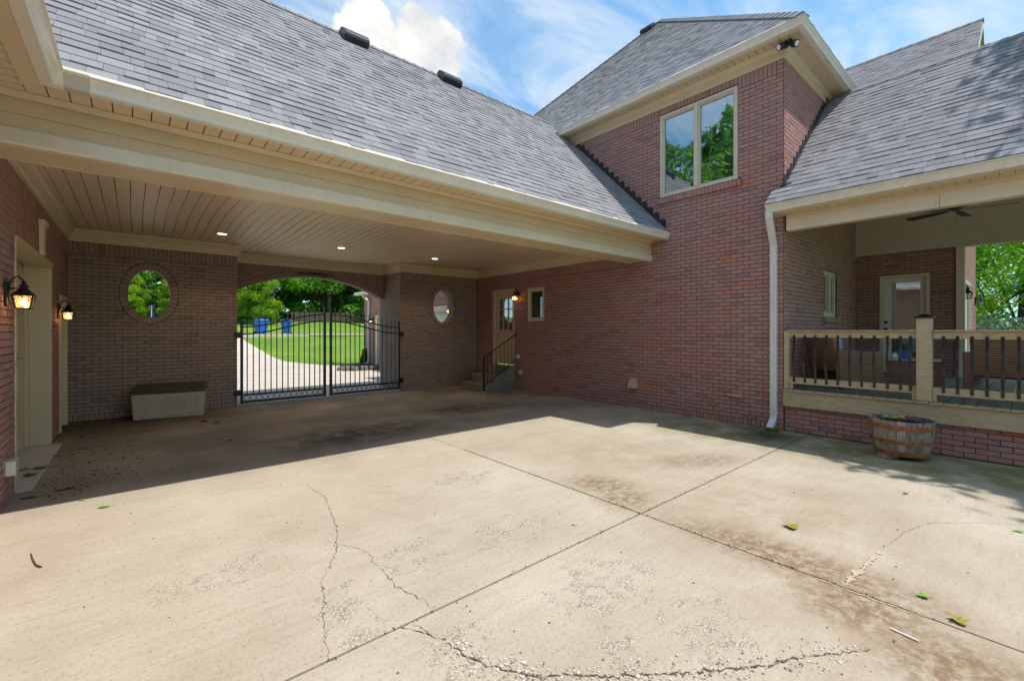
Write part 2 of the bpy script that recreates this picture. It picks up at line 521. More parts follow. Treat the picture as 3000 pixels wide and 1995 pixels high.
class MB:
    def __init__(s):
        s.v, s.f, s.r = [], [], []

    def add(s, vs, fs, r=0.5):
        b = len(s.v)
        s.v += [Vector(p) for p in vs]
        s.f += [[b + i for i in q] for q in fs]
        s.r += [r] * len(fs)
        return s

    def hexa(s, p, r=0.5):
        return s.add(p, [(0, 3, 2, 1), (4, 5, 6, 7), (0, 1, 5, 4), (1, 2, 6, 5), (2, 3, 7, 6), (3, 0, 4, 7)], r)

    def box(s, x0, x1, y0, y1, z0, z1, r=0.5):
        return s.hexa([(x0, y0, z0), (x1, y0, z0), (x1, y1, z0), (x0, y1, z0), (x0, y0, z1), (x1, y0, z1), (x1, y1, z1), (x0, y1, z1)], r)

    def fbox(s, fr, u0, u1, v0, v1, h0, h1, r=0.5):
        q = [fr.p(u, v, h) for h in (h0, h1) for u, v in ((u0, v0), (u1, v0), (u1, v1), (u0, v1))]
        if fr.sg < 0:
            q = [q[i] for i in (1, 0, 3, 2, 5, 4, 7, 6)]
        return s.hexa(q, r)

    def rbox(s, c, size, rotz=0.0, r=0.5):
        mt = Matrix.Translation(c) @ Matrix.Rotation(rotz, 4, 'Z')
        a, b, d = (x / 2 for x in size)
        return s.hexa([mt @ Vector(q) for q in ((-a, -b, -d), (a, -b, -d), (a, b, -d), (-a, b, -d), (-a, -b, d), (a, -b, d), (a, b, d), (-a, b, d))], r)

    def prism(s, fr, poly, h0, h1, r=0.5, bottom=True):
        n = len(poly)
        pl_ = list(poly) if fr.sg > 0 else list(poly)[::-1]
        f1 = h1 if callable(h1) else (lambda u, v: h1)
        vs = [fr.p(u, v, h0) for u, v in pl_] + [fr.p(u, v, f1(u, v)) for u, v in pl_]
        fs = [tuple(range(n, 2 * n))] + [(i, (i + 1) % n, n + (i + 1) % n, n + i) for i in range(n)]
        if bottom:
            fs.append(tuple(range(n - 1, -1, -1)))
        return s.add(vs, fs, r)

    def slab(s, fr, outer, holes, h0, h1):
        loops = [list(outer)] + [list(h) for h in holes]
        tri = tessellate_polygon([[Vector((u, v, 0)) for u, v in L] for L in loops])
        pts = [q for L in loops for q in L]
        n = len(pts)
        vs = [fr.p(u, v, h1) for u, v in pts] + [fr.p(u, v, h0) for u, v in pts]
        fs = []
        for a, b, c in tri:
            fs += [(a, b, c), (n + c, n + b, n + a)]
        k = 0
        for L in loops:
            m_ = len(L)
            fs += [(k + i, k + (i + 1) % m_, n + k + (i + 1) % m_, n + k + i) for i in range(m_)]
            k += m_
        return s.add(vs, fs)

    def tube(s, pts, rad, seg=8, caps=True, r=0.5):
        pts = [Vector(p) for p in pts]
        rads = rad if isinstance(rad, (list, tuple)) else [rad] * len(pts)
        rings = []
        ref = Vector((0, 0, 1))
        d0 = (pts[1] - pts[0]).normalized()
        if abs(d0.dot(ref)) > 0.9:
            ref = Vector((1, 0, 0))
        for i, p in enumerate(pts):
            d = (pts[min(i + 1, len(pts) - 1)] - pts[max(i - 1, 0)]).normalized()
            a = d.cross(ref).normalized()
            b = d.cross(a).normalized()
            ref = a.cross(d).normalized()
            rings.append([p + (a * math.cos(k * 2 * math.pi / seg) + b * math.sin(k * 2 * math.pi / seg)) * rads[i] for k in range(seg)])
        vs = [q for rg in rings for q in rg]
        fs = [(i * seg + k, i * seg + (k + 1) % seg, (i + 1) * seg + (k + 1) % seg, (i + 1) * seg + k) for i in range(len(pts) - 1) for k in range(seg)]
        if caps:
            fs += [tuple(range(seg - 1, -1, -1)), tuple(range((len(pts) - 1) * seg, len(pts) * seg))]
        return s.add(vs, fs, r)

    def bar(s, pts, side, wdt, thk, r=0.5):
        """Flat bar along pts; width along 'side'."""
        pts = [Vector(p) for p in pts]
        side = Vector(side).normalized()
        vs = []
        for i, p in enumerate(pts):
            d = (pts[min(i + 1, len(pts) - 1)] - pts[max(i - 1, 0)]).normalized()
            nrm = d.cross(side).normalized()
            vs += [p + side * a * wdt / 2 + nrm * b * thk / 2 for a, b in ((-1, -1), (1, -1), (1, 1), (-1, 1))]
        fs = [(i * 4 + k, i * 4 + (k + 1) % 4, i * 4 + 4 + (k + 1) % 4, i * 4 + 4 + k) for i in range(len(pts) - 1) for k in range(4)]
        n = (len(pts) - 1) * 4
        return s.add(vs, fs + [(3, 2, 1, 0), (n, n + 1, n + 2, n + 3)], r)

    def lathe(s, prof, c, seg=24, r=0.5, a0=0.0, sq=1.0):
        c = Vector(c)
        vs = [c + Vector((rr * math.cos(a0 + k * 2 * math.pi / seg), rr * sq * math.sin(a0 + k * 2 * math.pi / seg), z)) for rr, z in prof for k in range(seg)]
        fs = [(i * seg + k, i * seg + (k + 1) % seg, (i + 1) * seg + (k + 1) % seg, (i + 1) * seg + k) for i in range(len(prof) - 1) for k in range(seg)]
        n = (len(prof) - 1) * seg
        return s.add(vs, fs + [tuple(range(seg - 1, -1, -1)), tuple(range(n, n + seg))], r)

    def sweep(s, path, prof, side=1, only=None):
        """Horizontal mitred sweep; prof = (offset to the side, z). side 1 = left of travel."""
        P2 = [Vector((a, b)) for a, b in path]
        n = len(prof)
        rings = []
        for i, p in enumerate(P2):
            ds = []
            if i > 0:
                ds.append((P2[i] - P2[i - 1]).normalized())
            if i < len(P2) - 1:
                ds.append((P2[i + 1] - P2[i]).normalized())
            ns = [Vector((-d.y, d.x)) * side for d in ds]
            mt = ns[0] if len(ns) == 1 else (ns[0] + ns[1]) / (1 + ns[0].dot(ns[1]))
            rings.append([(p.x + mt.x * o, p.y + mt.y * o, z) for o, z in prof])
        for i in range(len(P2) - 1):
            if only is not None and i != only:
                continue
            fs = [(k, (k + 1) % n, n + (k + 1) % n, n + k) for k in range(n)]
            s.add(rings[i] + rings[i + 1], fs + [tuple(range(n)), tuple(range(2 * n - 1, n - 1, -1))])
        return s

    def build(s, name, mat, parent=None, bevel=0.0, smooth=False, rnd=False, fix=False, **tg):
        me = make_mesh(name, s.v, s.f, mat, s.r if rnd else None, smooth)
        if fix:
            b = bmesh.new()
            b.from_mesh(me)
            bmesh.ops.recalc_face_normals(b, faces=b.faces)
            b.to_mesh(me)
            b.free()
        o = link(name, me, parent)
        if bevel:
            md = o.modifiers.new('bevel', 'BEVEL')
            md.width, md.segments, md.limit_method = bevel, 2, 'ANGLE'
        return tag(o, **tg)


# ------------------------------------------------------------------ tiles: bricks and shingles
CU, SU = math.cos(YAW), math.sin(YAW)


def shown(p, area, nrm):
    """How large a patch of this area shows in the photograph, 0 out of frame."""
    d = Vector(p) - CAMP
    dep = d.x * SU + d.y * CU
    if dep < 0.3:
        return 0
    u, v = (d.x * CU - d.y * SU) / dep * FPX, d.z / dep * FPX
    if abs(u) > 1490 or not -1015 < v < 958:
        return 0
    return area * max(0.0, -Vector(nrm).dot(d.normalized())) / d.length_squared


def clip(poly, nx, ny, c):
    """Keep the side nx*u + ny*v <= c."""
    out = []
    for i in range(len(poly)):
        a, b = poly[i], poly[(i + 1) % len(poly)]
        da, db = nx * a[0] + ny * a[1] - c, nx * b[0] + ny * b[1] - c
        if da <= 0:
            out.append(a)
        if (da < 0 < db) or (db < 0 < da):
            k = da / (da - db)
            out.append((a[0] + (b[0] - a[0]) * k, a[1] + (b[1] - a[1]) * k))
    return out


def area(p):
    return abs(sum(p[i][0] * p[(i + 1) % len(p)][1] - p[(i + 1) % len(p)][0] * p[i][1] for i in range(len(p)))) / 2


def convex_planes(poly):
    cx = sum(p[0] for p in poly) / len(poly)
    cy = sum(p[1] for p in poly) / len(poly)
    out = []
    for i in range(len(poly)):
        a, b = poly[i], poly[(i + 1) % len(poly)]
        nx, ny = b[1] - a[1], a[0] - b[0]
        l = math.hypot(nx, ny)
        nx, ny = nx / l, ny / l
        c = nx * a[0] + ny * a[1]
        if nx * cx + ny * cy > c:
            nx, ny, c = -nx, -ny, -c
        out.append((nx, ny, c))
    return out


class Tiles:
    def __init__(s, root, name, rest, mat):
        s.root, s.name, s.rest, s.mat, s.full, s.mb, s.cache = root, name, rest, mat, [], MB(), {}

    def put(s, fr, poly, parent, full, th, lo, rv=None):
        rv = rng.random() if rv is None else rv
        us, vs_ = [p[0] for p in poly], [p[1] for p in poly]
        u0, u1, v0, v1 = min(us), max(us), min(vs_), max(vs_)
        ce = fr.p((u0 + u1) / 2, (v0 + v1) / 2)
        if full and len(poly) == 4:
            s.full.append((shown(ce, (u1 - u0) * (v1 - v0), fr.N), fr, (u0, u1, v0, v1), parent, th, lo, rv))
        else:
            s.geo(fr, poly, th, lo, rv, v0, v1)

    def geo(s, fr, poly, th, lo, rv, v0, v1):
        if s.mat is M['shingle']:
            s.mb.prism(fr, poly, -0.004, lambda u, v: lo + (th - lo) * (v1 - v) / max(1e-6, v1 - v0), rv, bottom=False)
        else:
            s.mb.prism(fr, poly, -0.012, th, rv, bottom=False)

    def done(s, nmax=300):
        s.full.sort(key=lambda q: -q[0])
        for k, (sz, fr, (u0, u1, v0, v1), parent, th, lo, rv) in enumerate(s.full):
            if k < nmax and sz > 0:
                b = int(rv * 15.99)
                key = (round(u1 - u0, 3), round(v1 - v0, 3), round(th, 3), b, fr.sg)
                if key not in s.cache:
                    mb = MB()
                    f0 = Fr((0, 0, 0), (1, 0, 0), (0, 1, 0), (0, 0, fr.sg))
                    hw, hv = (u1 - u0) / 2, (v1 - v0) / 2
                    pl_ = [(-hw, -hv), (hw, -hv), (hw, hv), (-hw, hv)]
                    if s.mat is M['shingle']:
                        mb.prism(f0, pl_, -0.004, lambda u, v: lo + (th - lo) * (hv - v) / (2 * hv), b / 15)
                    else:
                        mb.prism(f0, pl_, -0.012, th, b / 15)
                    s.cache[key] = make_mesh(s.name, mb.v, mb.f, s.mat, mb.r)
                c = fr.p((u0 + u1) / 2, (v0 + v1) / 2)
                nn = fr.N * fr.sg
                mw = Matrix(((fr.U.x, fr.V.x, nn.x, c.x), (fr.U.y, fr.V.y, nn.y, c.y), (fr.U.z, fr.V.z, nn.z, c.z), (0, 0, 0, 1)))
                link(s.name, s.cache[key], parent, mw)
            else:
                s.geo(fr, [(u0, v0), (u1, v0), (u1, v1), (u0, v1)], th, lo, rv, v0, v1)
        if s.mb.v:
            s.mb.build(s.rest, s.mat, s.root, rnd=True, kind='stuff')


BL, BH, J = 0.203, 0.0677, 0.010


def bricks(T, fr, parent, u0, u1, v0, v1, rects=(), region=None, ells=(), extra=(), off=0.0):
    """Running bond over a rectangle, cut round openings; extra = whole cells (rects) or free polygons laid as given."""
    planes = convex_planes(region) if region else []
    j = J / 2
    row = 0
    v = v0
    while v < v1 - 0.015:
        vt = min(v + BH, v1)
        u = u0 - BL * (0.5 if row % 2 else 0.0) - off
        while u < u1 - 0.012:
            a, b = max(u, u0), min(u + BL, u1)
            if b - a > 0.02:
                jit = rng.uniform(-0.0012, 0.0012)
                pieces = [[(a + j, v + j + jit), (b - j, v + j + jit), (b - j, vt - j + jit), (a + j, vt - j + jit)]]
                whole = b - a > BL - 1e-4 and vt - v > BH - 1e-4
                for (ra, rb, rc, rd) in rects:
                    nxt = []
                    for q in pieces:
                        qu = [p[0] for p in q]
                        qv = [p[1] for p in q]
                        if max(qu) <= ra + 1e-5 or min(qu) >= rb - 1e-5 or max(qv) <= rc + 1e-5 or min(qv) >= rd - 1e-5:
                            nxt.append(q)
                            continue
                        whole = False
                        nxt.append(clip(q, 1, 0, ra - j))
                        nxt.append(clip(q, -1, 0, -rb - j))
                        mid = clip(clip(q, -1, 0, -ra), 1, 0, rb)
                        if mid:
                            nxt.append(clip(mid, 0, 1, rc - j))
                            nxt.append(clip(mid, 0, -1, -rd - j))
                    pieces = [q for q in nxt if len(q) > 2]
                for (ex, ey, rx, ry) in ells:
                    nxt = []
                    for q in pieces:
                        if any(((p[0] - ex) / rx) ** 2 + ((p[1] - ey) / ry) ** 2 < 1 for p in q):
                            whole = False
                            mx_, my_ = sum(p[0] for p in q) / len(q), sum(p[1] for p in q) / len(q)
                            tt = math.atan2((my_ - ey) / ry, (mx_ - ex) / rx)
                            E_ = (ex + rx * math.cos(tt), ey + ry * math.sin(tt))
                            nx, ny = math.cos(tt) / rx, math.sin(tt) / ry
                            l = math.hypot(nx, ny)
                            q = clip(q, -nx / l, -ny / l, -(nx * E_[0] + ny * E_[1]) / l)
                        if len(q) > 2:
                            nxt.append(q)
                    pieces = nxt
                for pn in planes:
                    nxt = []
                    for q in pieces:
                        if any(pn[0] * p[0] + pn[1] * p[1] > pn[2] for p in q):
                            whole = False
                            q = clip(q, *pn)
                        if len(q) > 2:
                            nxt.append(q)
                    pieces = nxt
                rv = rng.random()
                for q in pieces:
                    if area(q) > 0.0006:
                        T.put(fr, q, parent, whole, 0.007 + rng.uniform(-0.002, 0.003), 0, rv)
            u += BL
        v += BH
        row += 1
    for q in extra:
        if isinstance(q, tuple):
            a, b, c, d = q
            T.put(fr, [(a + j, c + j), (b - j, c + j), (b - j, d - j), (a + j, d - j)], parent, True, 0.008, 0)
        else:
            T.put(fr, q, parent, False, 0.008, 0)


def soldiers(u0, u1, v0, v1, pitch=BH):
    n = max(1, round((u1 - u0) / pitch))
    s_ = (u1 - u0) / n
    return [(u0 + i * s_, u0 + (i + 1) * s_, v0, v1) for i in range(n)]


def ring_cells(cx, cy, rx, ry, dep, n):
    out = []
    for i in range(n):
        a0, a1 = (i + 0.06) * 2 * math.pi / n, (i + 0.94) * 2 * math.pi / n
        out.append([(cx + rx * math.cos(a0), cy + ry * math.sin(a0)), (cx + rx * math.cos(a1), cy + ry * math.sin(a1)),
                    (cx + (rx + dep) * math.cos(a1), cy + (ry + dep) * math.sin(a1)), (cx + (rx + dep) * math.cos(a0), cy + (ry + dep) * math.sin(a0))])
    return out


def ellipse(cx, cy, rx, ry, n=40):
    return [(cx + rx * math.cos(i * 2 * math.pi / n), cy + ry * math.sin(i * 2 * math.pi / n)) for i in range(n)]


def rect(a, b, c, d):
    return [(a, c), (b, c), (b, d), (a, d)]


def shingles(T, fr, parent, poly, exposure=0.143):
    planes = convex_planes(poly)
    u0, u1 = min(p[0] for p in poly), max(p[0] for p in poly)
    v0, v1 = min(p[1] for p in poly), max(p[1] for p in poly)
    v = v0
    while v < v1 - 0.01:
        vt = min(v + exposure, v1)
        u = u0 - rng.random() * 0.3
        while u < u1:
            wd = float(rng.choice([0.09, 0.12, 0.15, 0.18, 0.22]))
            q = [(u + .001, v), (u + wd - .001, v), (u + wd - .001, vt), (u + .001, vt)]
            whole = vt - v > exposure - 1e-4
            for pn in planes:
                if any(pn[0] * p[0] + pn[1] * p[1] > pn[2] + 1e-6 for p in q):
                    whole = False
                    q = clip(q, *pn)
                    if len(q) < 3:
                        break
            if len(q) > 2 and area(q) > 0.0005:
                T.put(fr, q, parent, whole, float(rng.choice([0.007, 0.010, 0.015])), 0.002)
            u += wd
        v += exposure


def ridge_caps(T, P0, P1, na, nb, wdt=0.13):
    P0, P1 = Vector(P0), Vector(P1)
    d = (P1 - P0)
    n = int(d.length / 0.2)
    d.normalize()
    for i in range(n):
        a, b = P0 + d * 0.2 * i, P0 + d * (0.2 * i + 0.205)
        rv = rng.random() * 0.7
        up = (Vector(na) + Vector(nb)).normalized()
        for nn in (Vector(na), Vector(nb)):
            sd = d.cross(nn).normalized()
            if sd.dot(up) > 0 or sd.z > 0:
                sd = -sd
            q = [a + up * .034, b + up * .022, b + up * .022 + sd * wdt, a + up * .034 + sd * wdt]
            T.mb.add(q + [p - nn * 0.02 for p in q], [(0, 1, 2, 3), (0, 4, 5, 1), (1, 5, 6, 2), (2, 6, 7, 3), (3, 7, 4, 0)], rv)


def gutter_profile(z):
    """K-style gutter, offsets outward from the fascia, bottom at z."""
    return [(0.002, z), (0.072, z), (0.080, z + 0.012), (0.083, z + 0.038), (0.104, z + 0.070), (0.113, z + 0.088), (0.130, z + 0.096), (0.130, z + 0.102),
            (0.112, z + 0.128), (0.104, z + 0.126), (0.100, z + 0.100), (0.002, z + 0.095)]


UPZ = (0, 0, 1)
# ------------------------------------------------------------------ terrain, drive, courtyard


def hgt(y):
    k = min(1.0, max(0.0, (y - 14) / 22))
    s_ = 1.33 * k * k * (3 - 2 * k)
    return s_ + max(0.0, min(y, 75) - 36) * 0.085 + max(0.0, y - 75) * 0.03


xs = [-400, -200, -120, -80] + [x for x in range(-60, 61, 3)] + [80, 120, 200, 400]
ys = [-400, -200, -100, -60, -40, -20, -10, 0, 8] + [11 + 1.5 * k for k in range(50)] + [90, 110, 140, 200, 400, 700]
gv = [(x, y, hgt(y) - 0.16) for y in ys for x in xs]
gf = [(j * len(xs) + i, j * len(xs) + i + 1, (j + 1) * len(xs) + i + 1, (j + 1) * len(xs) + i) for j in range(len(ys) - 1) for i in range(len(xs) - 1)]
tag(link('lawn', make_mesh('lawn', gv, gf, M['lawn'], smooth=True)), 'mown bright green lawn rising beyond the gate', None, None, 'structure')

dv, df = [], []
rows = [(11.95, -0.02), (13, -0.02), (14.5, -0.02), (16, -0.02), (17.2, -0.02), (18.254, -1.314), (18.83, -1.834), (19.408, -2.388), (20.642, -3.002), (22.311, -3.109), (25.02, -3.078),
        (27.995, -3.052), (31.308, -2.928), (33.6, -2.0), (34.6, 2.0)]
fine_rows = []
for (ya, xa), (yb, xb) in zip(rows, rows[1:]):
    k = max(1, int((yb - ya) / 0.5))
    fine_rows += [(ya + (yb - ya) * i / k, xa + (xb - xa) * i / k) for i in range(k)]
fine_rows.append(rows[-1])
for y, xr in fine_rows:
    dv += [(-30, y, hgt(y) - 0.16), (-30, y, hgt(y)), (xr, y, hgt(y)), (xr, y, hgt(y) - 0.16)]
for i in range(len(fine_rows) - 1):
    a, b = i * 4, i * 4 + 4
    df += [(a + 1, a + 2, b + 2, b + 1), (a + 2, a + 3, b + 3, b + 2), (a, a + 1, b + 1, b)]
df += [(0, 3, 2, 1)]
tag(link('driveway', make_mesh('driveway', dv, df, M['pale'])), 'pale concrete driveway curving away beyond the gate', None, None, 'structure')
mb = MB()
for i in range(30):
    x0, x1 = 2.1 + i * 1.6, 3.7 + i * 1.6
    yy = lambda x: 34.7 - 0.9 * (x - 1.9)/3.2 * 0.35
    mb.hexa([(x0, yy(x0), hgt(yy(x0)) - .1), (x1, yy(x1), hgt(yy(x1)) - .1), (x1, yy(x1) + .9, hgt(yy(x1) + .9) - .1), (x0, yy(x0) + .9, hgt(yy(x0) + .9) - .1),
             (x0, yy(x0), hgt(yy(x0)) - .06 + .06), (x1, yy(x1), hgt(yy(x1))), (x1, yy(x1) + .9, hgt(yy(x1) + .9)), (x0, yy(x0) + .9, hgt(yy(x0) + .9))])
mb.build('path', M['pale'], kind='structure', label='narrow pale kerb path crossing the lawn behind the bins')

court = tag(bpy.data.objects.new('courtyard', None), 'concrete courtyard of large joined slabs', None, None, 'structure')
COL.objects.link(court)
g = 0.015
mbf = MB().box(-9.1, 0.02, -14, 11.96, -0.16, -0.022)
mbf.build('joint_filler', M['jointdirt'], court)
XS, YS1, YS2, YS3 = -4.47, 2.17, 4.86, 7.9
slabs = [(-9.0, XS, -13.9, YS1), (XS, -0.005, -13.9, YS1), (-9.0, XS, YS1, YS2), (XS, -0.005, YS1, YS2), (-8.56, XS, YS2, YS3), (XS, -0.005, YS2, YS3), (-8.66, XS, YS3, 10.69), (XS, -0.005, YS3, 10.69)]
for i, (a, b, c, d) in enumerate(slabs):
    e = g / 2 if i < 4 else 0.003
    dz = (0, -0.002, 0.001, 0.0, 0.0, 0.001, 0.0, -0.001)[i]
    a2 = -8.995 if (i == 4) else a
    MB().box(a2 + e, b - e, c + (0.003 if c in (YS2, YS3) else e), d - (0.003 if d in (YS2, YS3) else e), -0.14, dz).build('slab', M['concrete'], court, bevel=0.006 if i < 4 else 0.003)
MB().box(-8.93, -8.55, 6.38, 8.77, -0.05, 0.006).build('apron', M['apron'], court, bevel=0.004)
MB().box(-6.165, -2.505, 10.695, 10.99, -0.1, 0.035).build('gate_sill', M['apron'], court, bevel=0.005)
MB().box(-6.165, -2.505, 11.0, 11.94, -0.1, 0.004).build('gate_slab', M['pale'], court)


def ribbon(pts, w0, name, mat, z, jag=0.007, parent=court, step=0.02):
    """A crack: jagged strip of uneven width."""
    P_ = [Vector(p) for p in pts]
    cen = []
    for a, b in zip(P_, P_[1:]):
        k = max(1, int((b - a).length / step))
        for i in range(k):
            cen.append(a + (b - a) * i / k + Vector((rng.normal(0, jag), rng.normal(0, jag))))
    cen.append(P_[-1])
    vs, fs = [], []
    n = len(cen)
    for i, c in enumerate(cen):
        d = (cen[min(i + 1, n - 1)] - cen[max(0, i - 1)]).normalized()
        sd = Vector((-d.y, d.x))
        wd = w0 * (0.15 + 1.3 * rng.random() ** 1.6) * min(1, 0.3 + 4 * min(i, n - 1 - i) / n)
        vs += [(c.x + sd.x * wd / 2, c.y + sd.y * wd / 2, z), (c.x - sd.x * wd / 2, c.y - sd.y * wd / 2, z)]
    fs = [(2 * i, 2 * i + 1, 2 * i + 3, 2 * i + 2) for i in range(n - 1)]
    return link(name, make_mesh(name, vs, fs, mat), parent)


ribbon([(-6.417, 4.855), (-6.447, 4.729), (-6.416, 4.356), (-6.481, 3.945), (-6.534, 3.704), (-6.573, 3.53), (-6.649, 3.316), (-6.701, 3.172), (-6.815, 2.991), (-6.89, 2.874), (-6.932, 2.715), (-6.976, 2.567), (-7.029, 2.378), (-7.074, 2.18)], 0.0055, 'crack', M['crack'], 0.0035)
ribbon([(-6.644, 3.32), (-6.558, 3.132), (-6.524, 2.982), (-6.558, 2.86), (-6.539, 2.721), (-6.567, 2.536), (-6.537, 2.436), (-6.505, 2.309), (-6.502, 2.18)], 0.0045, 'crack', M['crack'], 0.0035)
CB = [(-6.632, 2.165), (-6.631, 2.105), (-6.612, 2.001), (-6.578, 1.909), (-6.575, 1.816), (-6.555, 1.734), (-6.532, 1.66), (-6.487, 1.587), (-6.459, 1.545), (-6.424, 1.495), (-6.392, 1.442), (-6.275, 1.364), (-6.175, 1.27), (-6.049, 1.171), (-5.941, 1.083), (-5.819, 0.991), (-5.682, 0.903), (-5.549, 0.812), (-5.379, 0.729), (-5.235, 0.634), (-5.12, 0.565), (-5.02, 0.508)]
ribbon(CB, 0.011, 'crack', M['crack'], 0.0035, 0.007, step=0.016)
ribbon([(-6.728, 2.165), (-6.699, 2.145), (-6.651, 2.067), (-6.612, 2.001)], 0.006, 'crack', M['crack'], 0.0035, 0.006)
ribbon([(-2.319, 0.026), (-2.52, 0.266), (-2.848, 0.53), (-3.089, 0.605), (-3.326, 0.637), (-3.718, 0.687)], 0.0035, 'crack', M['crack'], 0.002)
ribbon([(-3.70, 0.687), (-3.918, 0.699), (-4.148, 0.714), (-4.328, 0.734), (-4.45, 0.733)], 0.05, 'mortar_patch', M['patch'], 0.003, 0.004)
ribbon([(-4.50, 0.95), (-4.50, 0.70), (-4.49, 0.35)], 0.012, 'mortar_patch', M['patch'], 0.004, 0.006)

# loose pebbles along the broken crack
mb = MB()
for i in range(900):
    k = rng.random() * (len(CB) - 5) + 3
    a, b = Vector(CB[int(k)]), Vector(CB[int(k) + 1])
    c = a + (b - a) * (k % 1) + Vector((rng.normal(0, .05), rng.normal(0, .05)))
    s_ = abs(rng.normal(0, 1)) * 0.0028 + 0.0022
    mb.lathe([(s_ * .7, 0), (s_ * 1.15, s_ * .35), (s_ * .5, s_ * .75)], (c.x, c.y, 0.001), 6, rng.random(), rng.random() * 3, rng.uniform(.55, 1))
m, t = newmat('pebble')
finish(t, t.ramp(t.n('ShaderNodeAttribute', attribute_name='rnd').outputs['Fac'], [(0, (0.20, 0.17, 0.15)), (0.5, (0.48, 0.42, 0.34)), (0.96, (0.72, 0.68, 0.60)), (1, (0.50, 0.30, 0.18))]), 0.8)
mb.build('gravel', m, None, rnd=True, bevel=0, kind='stuff', label='loose pebbles broken out along the wide crack', cat='gravel')

# ------------------------------------------------------------------ windows, doors


def window(root, fr, u0, u1, v0, v1, lights=1, fw=0.055, h=-0.02, blind=True, glass='glass', tilt=R(28)):
    mb = MB()
    d0, d1 = h - 0.06, h + 0.03
    for a, b, c, d in ((u0, u0 + fw, v0, v1), (u1 - fw, u1, v0, v1), (u0 + fw, u1 - fw, v0, v0 + fw), (u0 + fw, u1 - fw, v1 - fw, v1)):
        mb.fbox(fr, a, b, c, d, d0, d1)
    wl = (u1 - u0 - 2 * fw - (lights - 1) * fw * 1.4) / lights
    for k in range(1, lights):
        a = u0 + fw + k * wl + (k - 1) * fw * 1.4
        mb.fbox(fr, a, a + fw * 1.4, v0 + fw, v1 - fw, d0, d1 + 0.012)
    wo = mb.build('window', M['frame'], root, bevel=0.004)
    for k in range(lights):
        a = u0 + fw + k * (wl + fw * 1.4)
        sa = MB()
        sw = 0.026
        for q in ((a, a + sw, v0 + fw, v1 - fw), (a + wl - sw, a + wl, v0 + fw, v1 - fw), (a + sw, a + wl - sw, v0 + fw, v0 + fw + sw), (a + sw, a + wl - sw, v1 - fw - sw, v1 - fw)):
            sa.fbox(fr, *q, h - 0.045, h + 0.008)
        sa.build('sash', M['frame'], wo, bevel=0.002)
        MB().fbox(fr, a + sw, a + wl - sw, v0 + fw + sw, v1 - fw - sw, h - 0.030, h - 0.022).build('pane', M[glass], wo)
        if blind:
            bl = MB()
            n = int((v1 - v0 - 2 * fw) / 0.048)
            for i in range(n):
                zc = v0 + fw + 0.03 + i * 0.048
                dz, dh = 0.022 * math.sin(tilt), 0.022 * math.cos(tilt)
                q = [fr.p(x, zc + sg * dz + tz, h - 0.085 + sg * dh) for tz in (-0.001, 0.001) for x, sg in ((a + .004, -1), (a + wl - .004, -1), (a + wl - .004, 1), (a + .004, 1))]
                bl.hexa(q)
            bl.build('blind', M['drape'], wo)
    MB().fbox(fr, u0 - 0.02, u1 + 0.02, v0 - 0.02, v1 + 0.02, h - 0.40, h - 0.39).build('room_shade', M['darkroom'], wo)
    return wo


HX = Fr((0, 0, 0), (0, 1, 0), UPZ, (-1, 0, 0))
YT = 2.511
TS = Fr((0, YT, 0), (1, 0, 0), UPZ, (0, -1, 0))

# ------------------------------------------------------------------ the brick house
house = thing('brick_house', 'two storey brick house with hipped grey shingle roof, upper window facing courtyard', 'house', (0, 6, 0))
HB = Tiles(house, 'brick', 'brickwork', M['brick'])
HS = Tiles(house, 'shingle', 'shingle_field', M['shingle'])
W1 = (3.206, 4.652, 4.143, 5.724)
DR = (9.01, 9.94, 0.62, 2.72)
W2 = (7.862, 8.494, 1.809, 2.674)
mb = MB().slab(HX, [(YT + .004, 0), (19.3, 0), (19.3, 3.4), (7.4, 3.4), (7.4, 6.0), (YT + .004, 6.0)],
               [rect(*W1), rect(*DR), rect(*W2), rect(12.35, 16.0, 0.03, 2.2)], -0.10, 0.0)
wf_ = mb.build('wall_front', M['mortar'], house)
sill1 = (W1[0] - 0.06, W1[1] + 0.06, W1[2] - 0.105, W1[2])
sill2 = (W2[0] - 0.05, W2[1] + 0.12, W2[2] - 0.105, W2[2])
lint2 = (7.80, 8.50, W2[2] - 0.24, W2[2] - 0.11)
sT = (YT, 7.4, 5.655, 5.86)
sC = (5.3, 10.69, 2.905, 3.11)
ex = soldiers(YT + .1, W1[0], 5.655, 5.86) + soldiers(W1[1], 7.3, 5.655, 5.86) + soldiers(W1[0], W1[1], 5.75, 5.86) + soldiers(5.3, 10.69, 2.905, 3.11) + soldiers(YT, 10.69, 0.0, 0.10) + soldiers(*lint2)
bricks(HB, HX, wf_, YT, 10.69, 0.10, 5.86, [W1, DR, W2, sill1, sill2, lint2, (YT + .1, 7.4, 5.655, 5.86), sC, (5.0, 10.7, 3.13, 3.6), (W1[0], W1[1], 5.7, 5.9)],
       region=[(YT, 0), (10.69, 0), (10.69, 3.2), (7.3, 5.86), (YT, 5.86)], extra=ex)
for q, n in ((sill1, 'window_sill'), (sill2, 'window_sill')):
    for (a, b, c, d) in soldiers(*q):
        MB().hexa([HX.p(u, v, h_) for h_, dv_ in ((-0.04, 0.0), (0.045, -0.018)) for u, v in ((a + .004, c + dv_), (b - .004, c + dv_), (b - .004, d + dv_), (a + .004, d + dv_))], rng.random()).build('sill_brick', M['brick'], wf_, rnd=True)
mb = MB().fbox(HX, W1[0] - .02, W1[1] + .02, W1[3] + 0.002, W1[3] + 0.018, -0.05, 0.012)
mb.build('lintel', M['lintel'], house)
window(house, HX, *W1, lights=2, fw=0.05, h=-0.005)
wn2 = window(house, HX, *W2, lights=1, fw=0.075, h=-0.035, glass='darkglass', blind=False)
